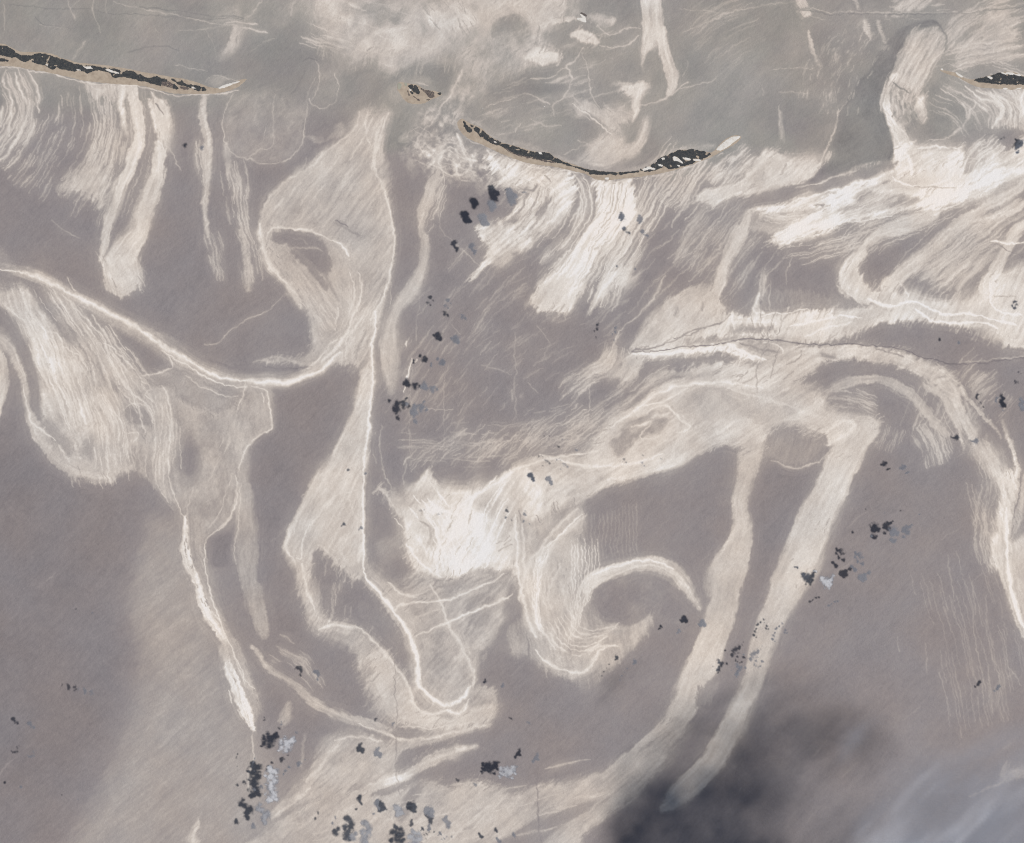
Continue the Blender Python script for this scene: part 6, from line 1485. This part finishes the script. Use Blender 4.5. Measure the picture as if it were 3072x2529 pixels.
CLOUDS = [
    ('lone speck of cloud under the thin straight band, left of the ring line', '00', [(1140, 898, 15)], .95, 0, .8),
    ('upper grey cloud of three above the bright apron', '10', [(925, 1165, 22), (940, 1205, 28), (952, 1238, 20), (968, 1200, 12), (1022, 1175, 8)], .95, .1, .9),
    ('middle grey cloud of three on the left edge of the bright apron', '10', [(815, 1240, 22), (825, 1265, 24)], .97, .1, .7),
    ('lower left grey cloud of three beside the bright apron', '10', [(757, 1325, 24), (775, 1360, 22), (795, 1362, 10)], .97, .15, .8),
    ('small cloud alone below the three clouds by the bright apron', '10', [(695, 1500, 18), (710, 1530, 14), (712, 1550, 8)], .92, 0, 1),
    ('upper wisp of two over the brightest white band', '10', [(1730, 1330, 18), (1737, 1352, 14)], .9, 0, 1.3),
    ('lower wisp of two over the brightest white band', '10', [(1752, 1415, 12), (1775, 1440, 14)], .92, 0, 1.1),
    ('tiny puff at the lower end of the feathered streaks', '10', [(1702, 1645, 7)], .9, 0, .5),
    ('topmost broken wisp of the column of clouds by the finger slick', '11', [(545, 100, 12), (535, 128, 11), (565, 120, 7), (545, 150, 6)], .85, 0, 1.4),
    ('second puff from the top of the column of clouds by the finger slick', '11', [(640, 205, 18), (660, 215, 8)], .9, 0, 1.1),
    ('third puff from the top of the column of clouds by the finger slick', '11', [(600, 340, 24), (568, 338, 8), (612, 355, 12)], .95, .05, .9),
    ('fourth puff from the top of the column, beside the bright boat streaks', '11', [(483, 460, 10), (512, 480, 18), (525, 488, 10), (445, 500, 8)], .93, 0, .9),
    ('pair of joined puffs right of the rounded tip of the finger slick', '11', [(405, 625, 20), (412, 640, 16), (455, 648, 22), (380, 632, 8)], .95, .1, .9),
    ('largest spread cloud at the foot of the column, below the finger slick', '11', [(290, 745, 14), (345, 770, 26), (385, 760, 26), (412, 775, 14), (340, 800, 24), (350, 840, 12), (362, 850, 10), (400, 735, 12), (330, 790, 16)], .93, .1, 1.1),
    ('thin upright wisp on dark water right of the open centre', '11', [(1582, 268, 9), (1580, 292, 11), (1565, 305, 6), (1580, 345, 7)], .9, 0, 1.2),
    ('small slanting cloud on the notched top of the great arch', '11', [(1165, 1195, 13), (1175, 1215, 16), (1185, 1230, 12)], .95, .1, .7),
    ('broken wisps over the white thread at the left foot of the great arch', '11', [(1225, 1082, 7), (1245, 1087, 6), (1265, 1115, 10), (1285, 1130, 9), (1240, 1140, 5)], .75, 0, 1.3),
    ('speck of cloud above the left foot of the great arch', '11', [(1343, 1020, 9), (1250, 960, 5), (1290, 957, 4)], .85, 0, .8),
    ('broken specks over the right side of the white bulb', '11', [(1020, 1410, 9), (1032, 1420, 8), (1020, 1465, 9), (1050, 1475, 7)], .85, 0, 1.1),
    ('speck of cloud on the upper part of the tall triangle', '11', [(40, 1168, 9)], .9, 0, .6),
    ('speck of cloud on the lower part of the tall triangle', '11', [(18, 1498, 10), (8, 1515, 6)], .9, 0, .9),
    ('faint specks over the thin white cord at the middle of the great arch', '11', [(1745, 1100, 8), (1760, 1120, 7), (1740, 1118, 5), (1862, 1075, 4)], .7, 0, 1),
    ('left cloud of two near the right edge above the outer arcs', '21', [(1828, 705, 13), (1818, 728, 12), (1838, 755, 9), (1858, 770, 6)], .95, 0, 1),
    ('right cloud of two near the right edge above the outer arcs', '21', [(1968, 710, 14), (1985, 722, 12), (1970, 745, 14), (1980, 768, 18), (2000, 780, 8)], .97, .15, .9),
    ('small cloud at the lower end of the outer arcs', '21', [(1695, 965, 17), (1675, 972, 8), (1660, 968, 5)], .95, 0, .9),
    ('small cloud alone on dark water right of the wide leg', '21', [(1245, 1125, 14), (1265, 1162, 10), (1225, 1132, 8)], .93, 0, 1.1),
    ('left half of a ragged cloud pair on dark water right of the wide leg', '21', [(1185, 1515, 24), (1175, 1545, 16), (1205, 1540, 14), (1180, 1582, 15), (1165, 1570, 9)], .95, .1, 1.2),
    ('right half of a ragged cloud pair on dark water right of the wide leg', '21', [(1255, 1510, 20), (1270, 1535, 14), (1298, 1490, 9), (1245, 1552, 11), (1280, 1500, 8)], .93, .05, 1.3),
    ('speck of cloud left of the ragged cloud pair', '21', [(1050, 1550, 8)], .93, 0, .5),
    ('tiny upright wisps above the ragged cloud pair', '21', [(1132, 1415, 7), (1345, 1418, 6)], .85, 0, .8),
    ('broken cloud just below the ragged cloud pair', '21', [(955, 1655, 12), (975, 1665, 12), (950, 1690, 13), (985, 1685, 13), (960, 1705, 10), (990, 1718, 12)], .92, 0, 1.3),
    ('dot of cloud over the dark lobe above the ship track', '21', [(1590, 362, 9)], .9, 0, .5),
    ('hollow ring of cloud at the right end of the glittering cords', '21', [(2038, 150, 8), (2045, 132, 8), (2058, 128, 8), (2064, 145, 8), (2058, 162, 7), (2045, 166, 7)], .93, 0, .7),
    ('specks of cloud right of the ship track near the right edge', '21', [(2072, 560, 7), (2062, 628, 8), (2085, 570, 4)], .85, 0, 1.1),
    ('dark ragged cloud on the torn white band at the right edge', '20', [(2065, 870, 14), (2080, 895, 20), (2060, 905, 16), (2090, 880, 13), (2068, 935, 9), (2050, 860, 8)], .95, .1, 1.1),
    ('faint wisp left of the ragged cloud on the torn white band', '20', [(1985, 850, 8), (1970, 862, 6)], .6, 0, 1),
    ('pair of pale puffs alone on the open water at the far left', '02', [(415, 765, 13), (425, 782, 13), (460, 770, 10), (470, 790, 10), (390, 762, 5)], .8, 0, 1.1),
    ('rounded cloud near the left edge, upper of two', '02', [(85, 970, 14), (98, 988, 9), (106, 1002, 5)], .85, 0, .8),
    ('hollow wisp near the left edge, lower of two', '02', [(95, 1172, 13), (80, 1172, 8), (105, 1150, 7), (122, 1138, 5)], .75, 0, 1.2),
    ('small dot of cloud at the lower left edge', '02', [(28, 1362, 9)], .9, 0, .5),
    ('faint fleck of cloud high on the open water at the left', '02', [(470, 288, 8)], .6, 0, .9),
    ('curled cloud between the streamer and the curved south ribbon', '02', [(1835, 655, 12), (1855, 655, 12), (1862, 675, 12), (1852, 695, 9), (1840, 660, 9)], .88, 0, 1),
    ('white topped cloud with a deep shadow, upper of the large pair', '02', [(1668, 1105, 42), (1700, 1080, 22), (1630, 1085, 18), (1640, 1120, 22), (1660, 1140, 18), (1612, 1140, 8), (1705, 1060, 14), (1652, 1055, 12)], .97, 1, .9),
    ('tall white topped cloud, lower of the large pair', '02', [(1562, 1255, 26), (1595, 1268, 24), (1570, 1300, 34), (1590, 1335, 30), (1570, 1360, 36), (1575, 1410, 38), (1560, 1440, 22), (1600, 1440, 18), (1605, 1300, 18), (1540, 1290, 14)], .97, 1, 1.1),
    ('grey cloud cluster just under the large white pair', '02', [(1495, 1488, 24), (1515, 1500, 18), (1545, 1535, 26), (1530, 1550, 20), (1528, 1580, 18), (1500, 1470, 14), (1480, 1500, 10)], .95, .45, 1),
    ('small puff left of the grey cluster under the large white pair', '02', [(1458, 1595, 14), (1465, 1608, 12)], .93, .1, .8),
    ('small puffs between the two large white topped clouds', '02', [(1745, 1218, 13), (1775, 1195, 7), (1660, 1262, 11), (1650, 1285, 8), (1680, 1240, 6)], .9, 0, 1.1),
    ('specks of cloud left of the tall white topped cloud', '02', [(1468, 1188, 8), (1464, 1212, 8), (1465, 1265, 4), (1508, 1362, 8), (1470, 1385, 9)], .88, 0, 1.1),
    ('specks of cloud above the upper large white topped cloud', '02', [(1722, 1030, 9), (1628, 960, 6), (1635, 975, 6)], .88, 0, 1),
    ('small cloud alone right of the large pair near the bottom', '02', [(1962, 1555, 11), (1945, 1590, 7)], .88, 0, 1),
    ('dot of cloud on the open water at the lower left', '02', [(382, 1440, 5)], .8, 0, .5),
    ('small upright cloud left of the slanting bright bar', '12', [(118, 1130, 12), (115, 1155, 18), (128, 1175, 14), (138, 1160, 9), (105, 1165, 8)], .93, .1, .9),
    ('leaf shaped cloud above the bottom cluster, leftmost', '12', [(118, 1450, 14), (112, 1470, 17), (118, 1490, 10), (95, 1525, 8), (120, 1500, 6)], .95, .1, .7),
    ('cloud with a pale crown above the bottom cluster, second from the left', '12', [(232, 1485, 20), (245, 1510, 24), (240, 1530, 18), (265, 1520, 12), (282, 1530, 7)], .95, .5, .9),
    ('cloud above the bottom cluster, third from the left', '12', [(420, 1500, 20), (445, 1500, 20), (445, 1530, 20), (415, 1520, 12), (460, 1545, 8)], .95, .15, .9),
    ('big double cloud at the bottom edge, left of its cluster', '12', [(38, 1585, 24), (60, 1615, 22), (25, 1640, 26), (60, 1640, 24), (30, 1690, 28), (45, 1665, 24), (40, 1715, 18), (75, 1620, 14), (-30, 1670, 22), (-15, 1650, 16)], .95, .35, 1),
    ('big round dark based cloud cut by the bottom edge', '12', [(335, 1640, 20), (320, 1670, 24), (350, 1680, 40), (380, 1680, 20), (345, 1715, 36), (310, 1720, 18), (380, 1720, 20)], .97, .6, .8),
    ('ragged cloud at the right of the bottom cluster', '12', [(540, 1575, 18), (552, 1595, 18), (540, 1555, 12), (525, 1565, 10), (555, 1610, 12), (510, 1650, 9), (530, 1680, 8)], .93, .15, 1.1),
    ('small cloud in the middle of the bottom cluster', '12', [(435, 1610, 14), (425, 1625, 9), (500, 1640, 8), (490, 1655, 6), (440, 1595, 6)], .9, 0, 1),
    ('scattered shreds of cloud at the bottom of the cluster', '12', [(520, 1690, 6), (550, 1668, 6), (500, 1660, 7), (580, 1670, 5), (525, 1712, 5)], .75, 0, 1.2),
    ('cloud with a bright white crown on dark water at the bottom middle', '12', [(875, 1250, 14), (880, 1280, 14), (905, 1265, 26), (920, 1290, 20), (955, 1250, 18), (940, 1270, 16), (962, 1280, 13), (945, 1305, 10), (865, 1300, 8)], .97, .8, 1),
    ('upright cloud above the white crowned cloud at the bottom middle', '12', [(1100, 1168, 13), (1092, 1185, 13), (1075, 1200, 12), (1105, 1190, 9), (1080, 1210, 8)], .93, .05, .9),
    ('small puff just right of the pouch shaped swirl', '12', [(890, 738, 12), (882, 742, 7), (892, 722, 5)], .93, 0, .7),
    ('small hooked puff at the lower edge of the hooked swirl', '12', [(1700, 580, 9), (1705, 592, 9), (1692, 600, 6)], .93, 0, .8),
    ('row of specks slanting down from the hooked puff', '12', [(1655, 634, 7), (1617, 678, 5), (1612, 708, 5), (1640, 660, 4)], .85, 0, .8),
    ('two small clouds at the bottom edge, right of the cluster', '12', [(855, 1682, 10), (865, 1695, 12), (850, 1678, 7)], .95, .05, .8),
    ('small cloud at the bottom, right of the two at the edge', '12', [(955, 1655, 11), (962, 1662, 8)], .93, .05, .9),
    ('speck of cloud over the pale sheet below the white crowned cloud', '12', [(720, 1352, 9), (710, 1345, 6)], .75, 0, 1),
    ('speck of cloud at the end of the pouch swirl ribbon', '12', [(1045, 965, 9), (1055, 970, 7)], .85, 0, 1),
    ('fleck of cloud over the ribbon under the pouch swirl', '12', [(212, 980, 9), (215, 972, 6)], .8, 0, .9),
    ('speck of cloud inside the notch of the white bulb', '11', [(490, 1420, 7), (510, 1415, 5)], .5, 0, 1),
    ('small cloud right of the hook tip, beside the knotted leg', '22', [(0, 350, 18), (14, 355, 16), (20, 365, 10), (-8, 365, 12), (-135, 400, 8), (-145, 415, 6)], .95, .1, .9),
    ('cloud with a bright white dot crown on the edge of the wide leg', '22', [(745, 80, 20), (770, 90, 30), (775, 115, 24), (800, 85, 18), (815, 65, 12), (790, 110, 18), (760, 140, 8), (705, 35, 8)], .97, 1, .9),
    ('puff right of the white dot cloud by the wide leg', '22', [(990, 68, 24), (1005, 58, 16), (1030, 40, 14), (985, 85, 14), (1008, 80, 12)], .92, .1, 1.1),
    ('small upright puff above the white dot cloud', '22', [(940, 12, 14), (945, 30, 11), (930, 5, 9), (950, 20, 9)], .93, 0, 1),
    ('thin slanting chain of puffs below the white dot cloud', '22', [(792, 242, 9), (805, 232, 7), (822, 222, 7), (836, 214, 7)], .93, 0, .8),
    ('thin crooked chain of puffs lying across the wide leg', '22', [(460, 382, 7), (480, 372, 6), (502, 355, 7), (505, 375, 5), (520, 395, 7), (528, 412, 6), (455, 410, 7), (450, 430, 10), (440, 455, 8), (456, 462, 6), (515, 408, 5)], .95, 0, .8),
    ('dark ragged cloud between the two legs, left part', '22', [(218, 605, 12), (235, 622, 16), (240, 635, 13), (218, 665, 14), (225, 648, 12), (270, 628, 10), (215, 680, 6), (190, 640, 5)], .95, .05, 1.1),
    ('loose broken cloud between the two legs, right part', '22', [(315, 555, 18), (330, 540, 14), (350, 525, 11), (310, 575, 12), (345, 560, 10), (335, 605, 10), (360, 618, 9), (378, 590, 8), (370, 520, 8), (340, 585, 8), (385, 500, 5)], .88, 0, 1.3),
    ('speck of cloud left of the loose broken cloud between the legs', '22', [(262, 547, 7)], .95, 0, .4),
    ('small puffs alone on the ribbed lines at the lower right', '22', [(1832, 742, 11), (1825, 752, 8), (1805, 766, 6)], .93, 0, .8),
]
for i, (lab, t, bl, dn, co, rg) in enumerate(CLOUDS):
    cloud(lab, t, bl, dn, co, rg, i * 3 + 2)

# ---------------------------------------------------------------- the high veil of cirrus and its broad shadow
H_CI = 12000.0
CSH = np.array([SUN_DX, -SUN_DY]) * (H_CI / math.tan(SUN_EL) / PX)       # in photograph pixels
cell = 9.0
xs = np.arange(1750, 4300, cell, dtype=np.float32); ys = np.arange(1950, 3500, cell, dtype=np.float32)   # shadow coordinates
X, Y = np.meshgrid(xs, ys)
Xw = X + (fbm(X / 180, Y / 180, 4, 4) - .5) * 190; Yw = Y + (fbm(X / 180, Y / 180, 8, 4) - .5) * 190
A = np.zeros(X.shape, np.float32)


def veil(pts, v, soft, mode='over'):
    sd = poly_sdf(smooth(conv('Z', pts), True, 4), Xw, Yw)
    m = sst(-soft, soft, sd)
    A[...] = np.maximum(A, v * m) if mode == 'max' else A + m * (v - A)


veil([(1370, 1500), (1480, 1440), (1560, 1440), (1700, 1450), (1790, 1500), (1740, 1560), (1660, 1640), (1640, 1760), (1800, 1900), (1800, 2300), (1250, 2300), (1230, 1760), (1310, 1640)], .58, 120)
veil([(1250, 1740), (1300, 1640), (1420, 1600), (1500, 1580), (1560, 1660), (1570, 1760), (1700, 1900), (1600, 2200), (1290, 2100)], .80, 110)
veil([(1310, 1720), (1380, 1665), (1470, 1655), (1540, 1700), (1620, 1760), (1600, 2000), (1330, 1950)], .90, 110)
veil([(1640, 1700), (1900, 1620), (2200, 1640), (2400, 1800), (2300, 2200), (1700, 2200), (1620, 1800)], .46, 190, 'max')


def wisp(pts, w, v):
    c = np.array([PW / 2, PH / 2], np.float32)
    p = c + (conv('Z', pts) - c) / (1 + H_CI / (CAM_H - H_CI)) - CSH.astype(np.float32)
    sd, T, O, W, Lt = line_sdf(smooth(p, False, 4), np.full(len(p) * 4, w * 1.45, np.float32), Xw * .35 + X * .65, Yw * .35 + Y * .65)
    t = np.clip(T / Lt, 0, 1)
    A[...] = np.maximum(A, v * np.exp(-((W * .5 - sd) / (W * .5)) ** 2) * np.sin(math.pi * np.clip(t * .9 + .05, 0, 1)) ** .6)


CSH = np.array([SUN_DX, -SUN_DY]) * (H_CI / math.tan(SUN_EL) / PX)
for wp in (([(1850, 1440), (1790, 1490), (1720, 1560), (1675, 1620), (1655, 1700)], 34, .46), ([(1800, 1470), (1740, 1500), (1690, 1540)], 26, .22), ([(2200, 1520), (2060, 1590), (1960, 1640), (1860, 1720), (1800, 1780)], 80, .52),
           ([(2150, 1640), (2020, 1690), (1900, 1760)], 70, .58), ([(1880, 1560), (1950, 1580), (2000, 1640), (2040, 1700)], 36, .34), ([(2200, 1440), (2080, 1520), (1980, 1560), (1900, 1570)], 60, .42), ([(1750, 1760), (1800, 1680), (1880, 1620)], 40, .36)):
    wisp(*wp)
strk = fbm((X * .72 - Y * .69) / 420, (X * .69 + Y * .72) / 60, 6, 4)
A = A * (.68 + .62 * (fbm(X / 110, Y / 110, 2, 5, .6)))
A = A * np.where(A < .5, .35 + 1.3 * strk, .8 + .4 * strk)
edge = np.minimum(np.minimum(X - xs[0], xs[-1] - X), np.minimum(Y - ys[0], ys[-1] - Y))
A = np.clip(A, 0, .96) * sst(10, 120, edge)
NL = 4
n = len(xs)
jj, ii = np.nonzero((A[:-1, :-1] > .004) | (A[1:, 1:] > .004) | (A[1:, :-1] > .004) | (A[:-1, 1:] > .004))
q0 = jj * n + ii
q = np.stack([q0, q0 + n, q0 + n + 1, q0 + 1], 1)
u, inv = np.unique(q.ravel(), return_inverse=True); inv = inv.reshape(-1, 4)
pxy = np.stack([X.ravel()[u] + CSH[0], Y.ravel()[u] + CSH[1]], -1)
VV, FF, DD, CC = [], [], [], []
for k in range(NL):
    zz = (k - (NL - 1) / 2) * 90 + (fbm(X / 60, Y / 60, 3 + k, 3).ravel()[u] - .5) * 120
    VV.append(np.concatenate([world_xy(pxy), (H_CI + zz)[:, None]], 1)); FF.append(inv + k * len(u))
    DD.append(1 - (1 - A.ravel()[u]) ** (1 / NL))
    CC.append(sst(.5, .75, strk.ravel()[u]))
ci = mesh_object('cirrus_veil', np.concatenate(VV), np.concatenate(FF), M_CIRRUS, None, {'vapour': np.concatenate(DD), 'core': np.concatenate(CC)})
tag(ci, 'wide thin bluish veil of high cloud over the lower right corner', 'cloud')
